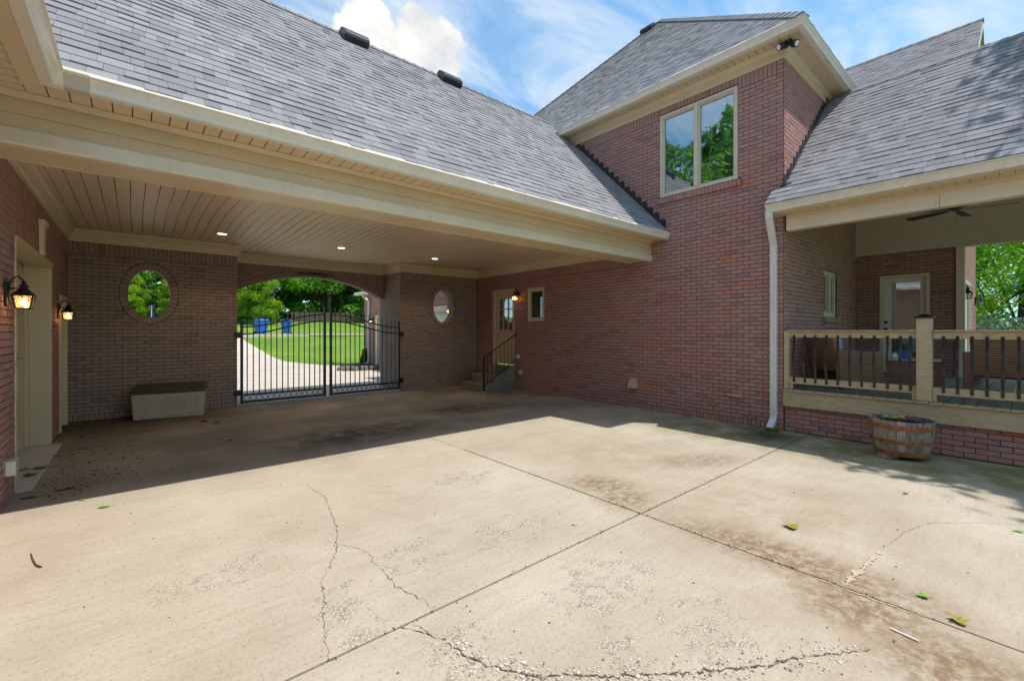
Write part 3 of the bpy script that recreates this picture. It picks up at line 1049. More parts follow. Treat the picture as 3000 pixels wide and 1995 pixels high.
# wing wall bricks seen beyond the gate
bricks(HB, HX, wf_, 10.96, 19.25, 0.0, 3.3, [(12.35, 16.0, 0.0, 2.42), (12.25, 16.1, 2.42, 2.62), (17.6, 18.05, 0, 2.25)], extra=soldiers(12.25, 16.1, 2.42, 2.62))
MB().fbox(HX, 12.35, 16.0, 2.2, 2.40, -0.08, 0.03).build('garage_door_head', M['trim'], house)
gd = MB()
for i in range(26):
    gd.fbox(HX, 12.37 + i * .14, 12.37 + i * .14 + .132, 0.0, 2.2, -0.14, -0.11)
gd.build('garage_door', M['doorwhite'], house)
MB().fbox(HX, 12.30, 12.38, 0, 2.2, -0.1, 0.02).build('door_casing', M['trim'], house)
MB().fbox(HX, 17.64, 18.0, 0, 2.22, -0.02, 0.03).build('door_casing', M['frame'], house, bevel=0.006)
MB().bar([(-0.28, 18.8, 3.15), (-0.22, 18.75, 3.02), (-0.06, 18.62, 2.85), (-0.06, 18.62, 0.22), (-0.22, 18.70, 0.10)], (0, 1, 0), 0.10, 0.08).build('downspout', M['white'], house, bevel=0.01)
MB().box(-0.34, -0.14, 18.3, 19.6, 3.14, 3.26).build('gutter', M['gutter'], house)
# side wall
W3 = (2.064, 2.949, 1.833, 2.72)
mb = MB().slab(TS, rect(0.004, 4.52, 0.0, 6.0), [rect(*W3)], -0.10, 0.0)
wsd = mb.build('wall_side', M['mortar'], house)
sill3 = (W3[0] - .05, W3[1] + .15, W3[2] - .105, W3[2])
l3 = (W3[0], W3[1] + .1, W3[2] - .215, W3[2] - .115)
bricks(HB, TS, wsd, 0.0, 4.42, 0.66, 5.86, [W3, sill3, l3, (0.1, 4.5, 5.655, 5.9)], extra=soldiers(0.1, 4.4, 5.655, 5.86) + soldiers(*l3), off=0.1)
for (a, b, c, d) in soldiers(*sill3):
    MB().fbox(TS, a + .004, b - .004, c, d - .004, -0.03, 0.045, rng.random()).build('sill_brick', M['brick'], wsd, rnd=True)
window(house, TS, *W3, lights=2, fw=0.08, h=-0.05, blind=False, glass='darkglass')
# porch back wall and gable wall of the rear part
XP = 4.428
PB = Fr((XP, 0, 0), (0, 1, 0), UPZ, (-1, 0, 0))
GW = Fr((0, 0.93, 0), (1, 0, 0), UPZ, (0, -1, 0))
PD = (1.30, 2.09, 0.68, 2.74)
mb = MB().slab(PB, rect(0.94, 2.505, 0.0, 6.0), [rect(*PD)], -0.10, 0.0)
wpb = mb.build('wall_porch', M['mortar'], house)
bricks(HB, PB, wpb, 0.93, YT, 0.66, 3.4, [PD], off=0.07)
GD = (5.43, 7.35, 0.68, 2.70)
mb = MB().slab(GW, [(XP + .004, 0), (9.25, 0), (9.25, 6.3), (6.84, 8.5), (XP + .004, 6.3)], [rect(*GD)], -0.10, 0.0)
wgb = mb.build('wall_gable', M['mortar'], house)
bricks(HB, GW, wgb, XP, 9.25, 0.66, 8.4, [GD], region=[(XP, 0), (9.25, 0), (9.25, 6.3), (6.84, 8.45), (XP, 6.3)])
dr_ = MB()
for i in range(14):
    a = GD[0] + 0.06 + i * 0.13
    dr_.prism(GW, [(a, .70), (a + .125, .70), (a + .125, 2.6), (a, 2.6)], -0.09, -0.05 + 0.02 * (i % 2))
fdr = MB().fbox(GW, GD[0], GD[0] + .06, GD[2], GD[3], -.08, .03).fbox(GW, GD[1] - .06, GD[1], GD[2], GD[3], -.08, .03).fbox(GW, GD[0] + .06, GD[1] - .06, GD[3] - .08, GD[3], -.08, .03).build('patio_door', M['frame'], house)
dr_.build('drape', M['drape'], fdr)
# porch door: white slab, large glass
pdm = MB()
for a, b, c, d, h0, h1 in ((PD[0], PD[0] + .055, PD[2], PD[3], -.08, .02), (PD[1] - .055, PD[1], PD[2], PD[3], -.08, .02), (PD[0] + .055, PD[1] - .055, PD[3] - .06, PD[3], -.08, .02)):
    pdm.fbox(PB, a, b, c, d, h0, h1)
pdo = pdm.build('door', M['trim_pale'], house, bevel=0.004)
gl_ = (1.445, 1.905, 0.98, 2.58)
lf = MB()
for a, b, c, d in ((1.36, gl_[0], .70, 2.68), (gl_[1], 2.03, .70, 2.68), (gl_[0], gl_[1], .70, gl_[2]), (gl_[0], gl_[1], gl_[3], 2.68)):
    lf.fbox(PB, a, b, c, d, -.075, -.03)
lf.build('door_leaf', M['doorwhite'], pdo, bevel=0.003)
MB().fbox(PB, gl_[0], gl_[1], gl_[2], gl_[3], -.06, -.05).build('pane', M['glass'], pdo)
bl = MB()
for i in range(34):
    bl.fbox(PB, gl_[0], gl_[1], gl_[2] + .02 + i * .047, gl_[2] + .024 + i * .047, -.10, -.075)
bl.build('blind', M['drape'], pdo)
MB().fbox(PB, 1.3, 2.09, .68, 2.74, -.5, -.49).build('room_shade', M['trim'], pdo)
MB().tube([PB.p(1.985, 1.75, -.03), PB.p(1.985, 1.75, .02)], .028, 14).build('deadbolt', M['black'], pdo)
MB().tube([PB.p(1.985, 1.60, -.03), PB.p(1.985, 1.60, .05)], .030, 14).build('door_knob', M['black'], pdo)
MB().fbox(PB, 1.25, 2.12, .665, .69, -.1, .10).build('threshold', M['bronze'], pdo)
# courtyard door with nine lights
cdm = MB()
for a, b, c, d in ((DR[0], DR[0] + .06, DR[2], DR[3]), (DR[1] - .06, DR[1], DR[2], DR[3]), (DR[0] + .06, DR[1] - .06, DR[3] - .07, DR[3])):
    cdm.fbox(HX, a, b, c, d, -.13, .012)
    cdm.fbox(HX, a, b, c, d, .012, .02)
cdo = cdm.build('door', M['door'], house, bevel=0.004)
g0 = (9.16, 9.79, 1.60, 2.46)
lf = MB()
for a, b, c, d in ((9.075, g0[0], .65, 2.645), (g0[1], 9.875, .65, 2.645), (g0[0], g0[1], .65, g0[2]), (g0[0], g0[1], g0[3], 2.645)):
    lf.fbox(HX, a, b, c, d, -.115, -.07)
for k in (1, 2):
    u = g0[0] + (g0[1] - g0[0]) * k / 3
    lf.fbox(HX, u - .011, u + .011, g0[2], g0[3], -.11, -.066)
    v = g0[2] + (g0[3] - g0[2]) * k / 3
    lf.fbox(HX, g0[0], g0[1], v - .011, v + .011, -.111, -.067)
for (a, b) in ((9.19, 9.44), (9.51, 9.76)):
    lf.fbox(HX, a, b, .80, 1.42, -.075, -.062)
lf.build('door_leaf', M['door'], cdo, bevel=0.004)
for i in range(3):
    for k in range(3):
        a = g0[0] + (g0[1] - g0[0]) * i / 3
        c = g0[2] + (g0[3] - g0[2]) * k / 3
        MB().fbox(HX, a + .012, a + .198, c + .012, c + .274, -.10, -.09).build('pane', M['glass'], cdo)
MB().fbox(HX, 9.07, 9.88, 1.5, 2.5, -.20, -.19).build('room_shade', M['darkroom'], cdo)
MB().tube([HX.p(9.12, 1.58, -.07), HX.p(9.12, 1.58, -.02)], .03, 12).build('door_knob', M['bronze'], cdo)
# frieze, soffit, fascia, gutter of the upper storey
tp = [(0, 7.3), (0, YT), (2.85, YT)]
MB().sweep(tp, [(0.0, 5.86), (.022, 5.86), (.022, 5.985), (.035, 5.995), (.06, 6.02), (.075, 6.04), (.0, 6.04)], side=-1).build('frieze', M['trim'], house)
fs = [(-.28, 7.28), (-.28, YT - .28), (2.75, YT - .28)]
MB().sweep(fs, [(-.018, 6.035), (0, 6.035), (0, 6.165), (-.018, 6.165)], side=-1).build('fascia', M['trim'], house)
MB().sweep(fs, gutter_profile(6.055), side=-1).build('gutter', M['gutter'], house, smooth=False)
y = YT - .26
while y < 7.28:
    MB().box(-.262, -.005, y + .005, y + .115, 6.040, 6.050).build('soffit_panel', M['soffit'], house)
    y += .12
x = 0.0
while x < 2.7:
    MB().box(x + .005, x + .115, YT - .262, YT - .005, 6.040, 6.050).build('soffit_panel', M['soffit'], house)
    x += .12
MB().box(-.27, 2.8, YT - .27, 7.3, 6.060, 6.066).build('soffit_backing', M['decking'], house)
# hipped roof
sl = 0.9706
ap = Vector((5.352, 7.863, 11.768))
c_, s_ = 1 / math.hypot(1, sl), sl / math.hypot(1, sl)
F1 = Fr((-.395, 0, 6.165), (0, 1, 0), (c_, 0, s_), (-s_, 0, c_))
L1 = (ap.x + .395) / c_
p1 = [(2.106, 0), (12.09, 0), (7.863, L1)]
rf = MB()
rf.prism(F1, p1, -0.03, -0.004)
F2 = Fr((0, 2.116, 6.165), (1, 0, 0), (0, c_, s_), (0, -s_, c_))
p2 = [(-.405, 0), (11.1, 0), (5.352, L1)]
rf.prism(F2, p2, -0.03, -0.004)
rf.add([(-.4, 12.09, 6.165), (11.1, 12.09, 6.165), (11.1, 2.11, 6.165), tuple(ap - Vector((0, 0, .02)))], [(0, 1, 3), (1, 2, 3)])
roof_h = rf.build('roof', M['decking'], house)
shingles(HS, F1, roof_h, p1)
shingles(HS, F2, roof_h, p2)
ridge_caps(HS, (-.36, 2.15, 6.20), ap, F1.N, F2.N)
ridge_caps(HS, (-.36, 12.05, 6.20), ap, F1.N, Vector((.3, .64, .7)).normalized())
# rear gable roof
s2 = (8.63 - 6.25) / (6.84 - 4.05)
c3, s3 = 1 / math.hypot(1, s2), s2 / math.hypot(1, s2)
F3 = Fr((4.05, 0, 6.25), (0, 1, 0), (c3, 0, s3), (-s3, 0, c3))
L3 = (6.84 - 4.05) / c3
p3 = [(0.68, 0), (6.5, 0), (6.5, L3), (0.68, L3)]
rr = MB().prism(F3, p3, -.05, -.004)
F3b = Fr((9.63, 0, 6.25), (0, 1, 0), (-c3, 0, s3), (s3, 0, c3))
rr.prism(F3b, p3, -.05, -.004)
roof_r = rr.build('roof', M['decking'], house)
shingles(HS, F3, roof_r, p3)
ridge_caps(HS, (6.84, .66, 8.63), (6.84, 6.4, 8.63), F3.N, F3b.N)
MB().prism(GW, [(4.0, 6.20), (4.0, 6.10), (6.84, 8.44), (6.84, 8.58)], .19, .26).prism(GW, [(9.68, 6.20), (6.84, 8.58), (6.84, 8.44), (9.68, 6.10)], .19, .26).build('rake_board', M['trim_pale'], house)
MB().prism(GW, [(4.4, 6.3), (4.4, 6.22), (6.84, 8.4), (6.84, 8.48)], .0, .19).build('rake_soffit', M['soffit'], house)
HB.done()
HS.done()

# step flashing where the roofs meet the upper walls
SLC = 1.0185
for i in range(17):
    y0 = 4.56 + i * 0.1345
    z0 = 3.51 + (y0 - 4.549) * SLC
    MB().prism(HX, [(y0 - .02, z0 - .06), (y0 + .13, z0 + .08), (y0 + .13, z0 + .20 + .012 * (i % 3)), (y0 + .005, z0 + .21 + .012 * (i % 2)), (y0 - .02, z0 + .17)], .009, .020 + .004 * (i % 2)).build('step_flashing', M['flash'], house)
for i in range(16):
    x0 = -.02 + i * .145
    z0 = 3.84 + (x0 + .02) * .91
    MB().prism(TS, [(x0 - .01, z0 - .05), (x0 + .15, z0 + .09), (x0 + .15, z0 + .185), (x0 + .01, z0 + .175), (x0 - .01, z0 + .12)], .010, .021 + .004 * (i % 2)).build('step_flashing', M['flash'], house)
MB().hexa([(-.03, 2.50, 3.62), (.05, 2.42, 3.66), (.05, 2.48, 3.66), (-.03, 2.56, 3.62), (-.045, 2.47, 3.86), (.0, 2.40, 3.88), (.0, 2.47, 3.88), (-.045, 2.55, 3.86)]).build('kickout_flashing', M['flash'], house)
# main downspout at the corner
MB().bar([(-.315, 2.615, 3.42), (-.30, 2.615, 3.32), (-.17, 2.63, 3.12), (-.052, 2.638, 2.93), (-.05, 2.638, 2.6), (-.05, 2.638, .22), (-.075, 2.638, .15), (-.20, 2.645, .035)], (0, 1, 0), .095, .072).build('downspout', M['white'], house, bevel=.008)
for z in (.62, .27, 2.75):
    MB().box(-.092, -.008, 2.583, 2.693, z, z + .018).build('downspout_band', M['white'], house)
# dryer hood, pipe, outlets
vh = MB().hexa([HX.p(u, v, h) for h, uu, vv in ((.004, .075, (.40, .60)), (.13, .065, (.40, .55)))[:0] for u, v in ()] or
               [HX.p(5.16, .40, .0), HX.p(5.345, .40, .0), HX.p(5.33, .60, .0), HX.p(5.175, .60, .0), HX.p(5.16, .40, .13), HX.p(5.345, .40, .13), HX.p(5.33, .60, .035), HX.p(5.175, .60, .035)])
vh.build('dryer_vent', M['terracotta'], house, bevel=.004, fix=True)
MB().tube([(.0, 3.16, .47), (-.03, 3.16, .47)], .05, 14).tube([(-.045, 3.11, .468), (-.045, 3.37, .478)], .032, 16, caps=False).tube([(-.045, 3.36, .478), (-.045, 3.30, .476)], .027, 16).build('drain_pipe', M['copper'], house, smooth=False)
for u, v, sx_ in ((8.84, .887, .10), (8.73, .476, .085)):
    MB().fbox(HX, u - sx_ / 2, u + sx_ / 2, v - .06, v + .06, .0, .03).fbox(HX, u - sx_ / 3, u + sx_ / 3, v - .045, v + .045, .03, .075).build('outlet_box', M['clear'], house, bevel=.006)
# roof vent near the left hip of the upper roof


def roof_vent(name, fr, u, v, root):
    prof = [(0, .0), (0.01, .085), (.05, .125), (.16, .135), (.30, .10), (.36, .015)]
    pr = [(a, b) for a, b in prof]
    f2 = Fr(fr.p(u, v, .01), fr.V, fr.N, fr.U)
    o = MB().prism(f2, pr, -.21, .21).build(name, M['plastic'], root, bevel=.008, fix=True)
    sl_ = MB()
    for i in range(9):
        sl_.prism(Fr(fr.p(u, v, .01), fr.V, fr.N, fr.U), [(-.012, .01), (.0, .01), (.0, .08), (-.004, .08)], -.19 + i * .043, -.165 + i * .043)
    sl_.build('vent_grille', M['plastic'], o)
    return o


roof_vent('roof_vent', F1, 8.05, L1 - .75, house)

# ------------------------------------------------------------------ carport
YB, YA = 10.704, 11.682
car = thing('carport', 'wide carport with brick back wall, arched gateway and grey shingle roof', 'carport', (-4.3, 8, 0))
CB_ = Tiles(car, 'brick', 'brickwork', M['brickshade'])
CS = Tiles(car, 'shingle', 'shingle_field', M['shingle'])
BW = Fr((0, YB, 0), (1, 0, 0), UPZ, (0, -1, 0))
AW = Fr((0, YA, 0), (1, 0, 0), UPZ, (0, -1, 0))
EL, ER = (-7.57, 2.262, .322, .46), (-1.168, 2.252, .338, .47)
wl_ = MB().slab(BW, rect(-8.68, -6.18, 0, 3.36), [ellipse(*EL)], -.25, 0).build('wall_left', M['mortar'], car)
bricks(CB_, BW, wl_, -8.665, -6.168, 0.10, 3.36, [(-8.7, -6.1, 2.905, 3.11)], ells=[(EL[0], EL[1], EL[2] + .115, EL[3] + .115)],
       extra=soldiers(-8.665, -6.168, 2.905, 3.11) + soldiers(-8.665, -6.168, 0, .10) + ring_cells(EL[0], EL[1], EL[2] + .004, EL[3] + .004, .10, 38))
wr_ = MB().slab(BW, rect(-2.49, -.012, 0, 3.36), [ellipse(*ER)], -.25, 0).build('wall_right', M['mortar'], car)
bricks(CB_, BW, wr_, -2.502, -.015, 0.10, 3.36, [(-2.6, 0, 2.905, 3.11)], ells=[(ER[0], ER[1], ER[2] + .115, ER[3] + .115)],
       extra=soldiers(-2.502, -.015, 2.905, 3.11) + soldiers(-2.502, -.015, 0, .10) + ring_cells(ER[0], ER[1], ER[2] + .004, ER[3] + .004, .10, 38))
# bricks lining the oval openings
for wo, (ex_, ey_, rx_, ry_) in ((wl_, EL), (wr_, ER)):
    mb = MB()
    n = 38
    for i in range(n):
        a0, a1 = (i + .05) * 2 * math.pi / n, (i + .95) * 2 * math.pi / n
        for h0, h1 in ((-.002, -.12), (-.13, -.248)):
            q = [BW.p(ex_ + (rx_ - o) * math.cos(a), ey_ + (ry_ - o) * math.sin(a), h) for h in (h0, h1) for a, o in ((a0, -.01), (a1, -.01), (a1, .008), (a0, .008))]
            mb.hexa(q, rng.random())
    mb.build('oval_lining', M['brickshade'], wo, rnd=True, kind='stuff')
# arch wall
ACX, rise, hw = -4.335, .49, 1.835
AR = (hw * hw + rise * rise) / (2 * rise)
ACZ = 2.43 + rise - AR
ang = math.asin(hw / AR)
arc = [(ACX + AR * math.sin(a), ACZ + AR * math.cos(a)) for a in np.linspace(-ang, ang, 33)]
wa_ = MB().slab(AW, [(-6.17, 3.36)] + arc + [(-2.5, 3.36)], [], -.25, 0).build('wall_arch', M['mortar'], car)
na = 54
vous = []
for i in range(na):
    a0, a1 = -ang + 2 * ang * (i + .06) / na, -ang + 2 * ang * (i + .94) / na
    vous.append([(ACX + (AR + .003) * math.sin(a0), ACZ + (AR + .003) * math.cos(a0)), (ACX + (AR + .003) * math.sin(a1), ACZ + (AR + .003) * math.cos(a1)),
                 (ACX + (AR + .11) * math.sin(a1), ACZ + (AR + .11) * math.cos(a1)), (ACX + (AR + .11) * math.sin(a0), ACZ + (AR + .11) * math.cos(a0))][::-1])
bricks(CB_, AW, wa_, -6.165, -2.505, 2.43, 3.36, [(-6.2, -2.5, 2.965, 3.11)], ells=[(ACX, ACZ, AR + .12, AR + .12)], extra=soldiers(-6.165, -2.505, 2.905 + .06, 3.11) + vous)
mb = MB()
for i in range(na):
    a0, a1 = -ang + 2 * ang * (i + .06) / na, -ang + 2 * ang * (i + .94) / na
    for h0, h1 in ((.0, -.12), (-.13, -.248)):
        mb.hexa([AW.p(ACX + (AR - o) * math.sin(a), ACZ + (AR - o) * math.cos(a), h) for h in (h0, h1) for a, o in ((a0, -.01), (a1, -.01), (a1, .008), (a0, .008))], rng.random())
mb.build('arch_lining', M['brickshade'], wa_, rnd=True, kind='stuff')
RX = Fr((-2.5, 0, 0), (0, 1, 0), UPZ, (-1, 0, 0))
LX = Fr((-6.17, 0, 0), (0, 1, 0), UPZ, (1, 0, 0))
for fr_, x0, x1, nm in ((RX, -2.499, -2.25, 'wall_return'), (LX, -6.42, -6.171, 'wall_return')):
    o = MB().box(x0, x1, YB + .006, YA + .245, 0, 3.355).build(nm, M['mortar'], car)
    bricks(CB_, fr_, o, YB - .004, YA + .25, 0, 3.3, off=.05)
# beam: lap boards over a fascia board
YM = 4.875
EX = Fr((0, 0, 0), (0, 1, 0), UPZ, (1, 0, 0))
cuts = [-8.665, -5.42, -2.86, -.004]
for a, b in zip(cuts, cuts[1:]):
    MB().prism(EX, [(YM - .002, 3.29), (YM - .022, 3.175), (YM + .04, 3.175), (YM + .04, 3.29)], a + .0015, b - .0015).build('lap_board', M['trim'], car, fix=True)
    MB().prism(EX, [(YM - .004, 3.174), (YM - .022, 3.062), (YM + .04, 3.062), (YM + .04, 3.174)], a + .0015, b - .0015).build('lap_board', M['trim'], car, fix=True)
for a, b in zip([-8.665, -4.98, -2.55], [-4.98, -2.55, -.008]):
    MB().prism(EX, [(YM - .036, 3.06), (YM - .040, 2.955), (YM - .028, 2.94), (YM + .05, 2.94), (YM + .05, 3.06)], a + .0015, b - .0015).build('fascia_board', M['trim_pale'], car, fix=True)
MB().prism(EX, [(YM - .035, 3.292), (YM - .055, 3.335), (YM + .03, 3.335), (YM + .03, 3.292)], -8.665, -.004).build('beam_trim', M['trim'], car, fix=True)
MB().box(-8.665, -.006, YM + .052, YM + .50, 2.962, 2.975).box(-8.664, -.007, YM + .052, YM + .066, 2.94, 2.962).build('beam_soffit', M['trim'], car)
MB().box(-8.66, -.01, YM + .49, YM + .505, 2.955, 3.335).build('beam_inner_board', M['trim'], car)
# ceiling planks
nP = 62
pw = 8.66 / nP


def sag(x, y):
    return 3.338 - .014 * math.sin((y - 5.3) / 2.6 * math.pi) ** 2 * (0.5 + 0.5 * math.sin(x * 1.35 + .6)) + .003 * math.sin(x * 5)


MB().slab(Fr((0, 0, 0), (1, 0, 0), (0, 1, 0), UPZ), [(-8.67, 5.36), (-.002, 5.36), (-.002, 10.72), (-2.49, 10.72), (-2.49, 11.69), (-6.18, 11.69), (-6.18, 10.72), (-8.67, 10.72)], [], 3.352, 3.36).build('ceiling_backing', M['decking'], car)
for i in range(nP):
    x0, x1 = -8.665 + i * pw + .004, -8.665 + (i + 1) * pw - .004
    yend = 11.675 if -6.16 < x0 and x1 < -2.51 else 10.70
    for ya, yb in ((5.385, 7.896), (7.904, yend)):
        vs, fs_ = [], []
        k = 9
        for q in range(k):
            yy_ = ya + (yb - ya) * q / (k - 1)
            wob = .012 * math.sin(yy_ * 2.1 + x0 * .9) * min(1, max(0, x0 + 8.2))
            z = sag((x0 + x1) / 2, yy_)
            vs += [(x0 + wob, yy_, z), (x1 + wob, yy_, z), (x1 + wob, yy_, z + .009), (x0 + wob, yy_, z + .009)]
        for q in range(k - 1):
            for e in range(4):
                fs_.append((q * 4 + e, q * 4 + (e + 1) % 4, q * 4 + 4 + (e + 1) % 4, q * 4 + 4 + e))
        link('ceiling_plank', make_mesh('ceiling_plank', vs, fs_, M['ceiling']), car)
crown = [(.0, 3.112), (.022, 3.112), (.024, 3.15), (.034, 3.16), (.045, 3.20), (.075, 3.26), (.095, 3.28), (.10, 3.332), (0, 3.332)]
cp = [(-8.664, 5.39), (-8.664, YB - .008), (-6.162, YB - .008), (-6.162, YA - .008), (-2.508, YA - .008), (-2.508, YB - .008), (-.008, YB - .008), (-.008, 5.39)]
for i in range(len(cp) - 1):
    MB().sweep(cp, crown, side=-1, only=i).build('crown_moulding', M['trim'], car)
# eaves: soffit panels, fascia, gutter
gp = [(-8.295, -8.0), (-8.295, 4.565), (-.004, 4.565)]
MB().sweep(gp, gutter_profile(3.318), side=-1, only=1).build('gutter', M['gutter'], car)
MB().sweep(gp, [(-.018, 3.328), (0, 3.328), (0, 3.41), (-.018, 3.41)], side=-1, only=1).build('fascia', M['trim'], car)
for x in (-6.35, -3.3, -1.35):
    MB().sweep([(x - .012, 4.564), (x + .012, 4.564)], [(o + (.0015 if o > .05 else 0), z_ - .0015 if z_ < 3.33 else z_ + .001) for o, z_ in gutter_profile(3.318)], side=-1).build('gutter_seam', M['gutter'], car)
MB().sweep([(-8.168, 4.564), (-8.03, 4.564)], [(o + .002, z_ - .002 if z_ < 3.33 else z_ + .002) for o, z_ in gutter_profile(3.318)], side=-1).build('gutter_corner', M['taupe'], car)
x = -8.395
while x < -.1:
    MB().box(x + .004, x + .116, 4.584, YM - .03, 3.338, 3.346).build('soffit_panel', M['soffit'], car)
    x += .12
MB().box(-8.6, -.01, 4.58, YM + .05, 3.356, 3.362).build('soffit_backing', M['decking'], car)
# roof
c4, s4 = 1 / math.hypot(1, SLC), SLC / math.hypot(1, SLC)
F4 = Fr((0, 4.452, 3.432), (1, 0, 0), (0, c4, s4), (0, -s4, c4))
L4 = (7.55 - 4.452) / c4
p4 = [(-8.19, 0), (-.006, 0), (-.006, L4), (-8.19 - 3.1, L4)]
rz = 3.432 + (7.55 - 4.452) * SLC
rc = MB().prism(F4, p4, -.05, -.004)
sb = (rz - 3.45) / (12.0 - 7.55)
cb, sb_ = 1 / math.hypot(1, sb), sb / math.hypot(1, sb)
F4b = Fr((0, 12.0, 3.45), (1, 0, 0), (0, -cb, sb_), (0, sb_, cb))
p4b = [(-11, 0), (-.05, 0), (-.05, (12.0 - 7.55) / cb), (-11, (12.0 - 7.55) / cb)]
rc.prism(F4b, p4b, -.05, -.004)
roof_c = rc.build('roof', M['decking'], car)
shingles(CS, F4, roof_c, p4)
ridge_caps(CS, (-11, 7.55, rz), (-.05, 7.55, rz), F4.N, F4b.N)
CB_.done()
CS.done()
for x, v in ((-4.96, L4 - .33), (-3.07, L4 - .33), (-6.80, L4 - .40)):
    roof_vent('roof_vent', F4, x, v, car)

# ------------------------------------------------------------------ garage wing on the left
GX = -8.67
gar = thing('garage', 'brick garage wing along the left side with tan garage door recess', 'garage', (GX, 4, 0))
GB = Tiles(gar, 'brick', 'brickwork', M['brick'])
GF = Fr((GX, 0, 0), (0, 1, 0), UPZ, (1, 0, 0))
GDR, GD2 = (6.362, 8.789, 0, 2.46), (9.63, 10.5, 0, 2.12)
wg_ = MB().slab(GF, rect(-8, 10.70, -.1, 3.36), [rect(6.362, 8.789, .002, 2.46), rect(9.63, 10.5, .002, 2.12)], -.25, 0).build('wall', M['mortar'], gar)
bricks(GB, GF, wg_, 3.5, 10.69, 0, 3.36, [GDR, GD2, (GDR[0] - .1, GDR[1] + .1, 2.46, 2.66), (4.9, 10.7, 2.905, 3.11), (4.9, 10.7, 3.12, 3.4)], extra=soldiers(5.4, 10.69, 2.905, 3.11) + soldiers(GDR[0] - .1, GDR[1] + .1, 2.46, 2.66), off=.03)
bricks(GB, GF, wg_, -8, 3.5, 0, 3.36, off=.0)
# door: jambs, head, ribbed leaf
gdo = MB()
for i in range(4):
    gdo.fbox(GF, 6.45, 8.70, .02 + i * .6, .02 + i * .6 + .592, -.27, -.235)
gdo.fbox(GF, 6.05, 9.1, 0, 2.85, -.30, -.252)  # added plate behind the leaf, blocks light leaking through the gaps
gdo = gdo.build('garage_door', M['trim'], gar, bevel=.004)
pn = MB()
for i in range(4):
    for k in range(4):
        pn.fbox(GF, 6.53 + k * .55, 6.53 + k * .55 + .45, .10 + i * .6, .52 + i * .6, -.237, -.222)
pn.build('door_panel', M['trim'], gdo, bevel=.006)
for a, b, c, d in ((GDR[0], GDR[0] + .022, 0.008, 2.46), (GDR[1] - .022, GDR[1], 0.008, 2.46)):
    MB().fbox(GF, a, b, c, d, -.24, .016).build('door_jamb', M['trim'], gar)
MB().fbox(GF, GDR[0] + .022, GDR[1] - .022, 2.436, 2.46, -.24, .016).fbox(GF, GDR[0] - .02, GDR[1] + .02, 2.455, 2.49, .009, .03).build('door_head', M['trim'], gar)
for a, b in ((GDR[0] + .022, GDR[0] + .09), (GDR[1] - .09, GDR[1] - .022)):
    MB().fbox(GF, a, b, 0.008, 2.436, -.24, -.20).build('door_stop', M['trim'], gar)
MB().fbox(GF, GD2[0], GD2[0] + .07, 0, GD2[3], -.1, .03).fbox(GF, GD2[1] - .07, GD2[1], 0, GD2[3], -.1, .03).fbox(GF, GD2[0] + .07, GD2[1] - .07, GD2[3] - .07, GD2[3], -.1, .03).build('side_door', M['trim'], gar, bevel=.004)
MB().fbox(GF, GD2[0] + .07, GD2[1] - .07, .01, GD2[3] - .07, -.09, -.05).build('side_door_leaf', M['door'], gar)
MB().prism(GF, [(7.72, 2.49), (7.86, 2.49), (7.90, 2.84), (7.68, 2.84)], .012, .055).prism(GF, [(7.66, 2.84), (7.92, 2.84), (7.92, 2.90), (7.66, 2.90)], .012, .075).build('keystone', M['trim_pale'], gar, bevel=.004, fix=True)
MB().sweep(gp, gutter_profile(3.318), side=-1, only=0).build('gutter', M['gutter'], gar)
MB().sweep(gp, [(-.10, 3.322), (0, 3.322), (0, 3.41), (-.10, 3.41)], side=-1, only=0).build('fascia', M['trim'], gar)
y = -2.0
while y < 4.80:
    MB().box(GX + .01, -8.396, y + .005, y + .115, 3.338, 3.346).build('soffit_panel', M['soffit'], gar)
    y += .12
MB().box(GX, -8.3, -8, 4.86, 3.356, 3.362).build('soffit_backing', M['decking'], gar)
F5 = Fr((-8.18, 0, 3.432), (0, 1, 0), (-c4, 0, s4), (s4, 0, c4))
L5 = 3.6 / c4
p5 = [(-8.2, 0), (4.44, 0), (4.44 + 3.1, 3.1 / c4), (7.54, L5), (-8.2, L5)]
rg_ = MB().prism(F5, p5, -.05, -.004)
F5b = Fr((-15.4, 0, 3.432), (0, 1, 0), (c4, 0, s4), (-s4, 0, c4))
rg_.prism(F5b, [(-8.2, 0), (12, 0), (12, L5), (-8.2, L5)], -.05, -.004)
roof_g = rg_.build('roof', M['decking'], gar)
GS = Tiles(gar, 'shingle', 'shingle_field', M['shingle'])
shingles(GS, F5, roof_g, p5)
GS.done(0)
GB.done()
MB().fbox(GF, 5.86, 5.98, .28, .42, .005, .02).fbox(GF, 5.84, 6.0, .285, .415, .02, .085).build('outlet_box', M['clear'], gar, bevel=.012)

# ------------------------------------------------------------------ porch roof
por = thing('porch', 'covered porch with grey shingle roof and tan eave beam', 'porch', (1, 0, .66))
PS = Tiles(por, 'shingle', 'shingle_field', M['shingle'])
sp = .91
c6, s6 = 1 / math.hypot(1, sp), sp / math.hypot(1, sp)
F6 = Fr((-.362, 0, 3.522), (0, 1, 0), (c6, 0, s6), (-s6, 0, c6))
L6 = (2.41 + .362) / c6
p6 = [(-6, 0), (2.50, 0), (2.50, L6), (-6, L6)]
p6b = [(2.50, 0), (2.655, 0), (2.655, .355 / c6), (2.50, .355 / c6)]
zr = 3.522 + 2.772 * sp
rp = MB().prism(F6, p6, -.05, -.004).prism(F6, p6b, -.05, -.005)
F6b = Fr((5.182, 0, 3.522), (0, 1, 0), (-c6, 0, s6), (s6, 0, c6))
rp.prism(F6b, [(-6, 0), (2.5, 0), (2.5, L6), (-6, L6)], -.05, -.004)
roof_p = rp.build('roof', M['decking'], por)
shingles(PS, F6, roof_p, p6)
shingles(PS, F6, roof_p, p6b)
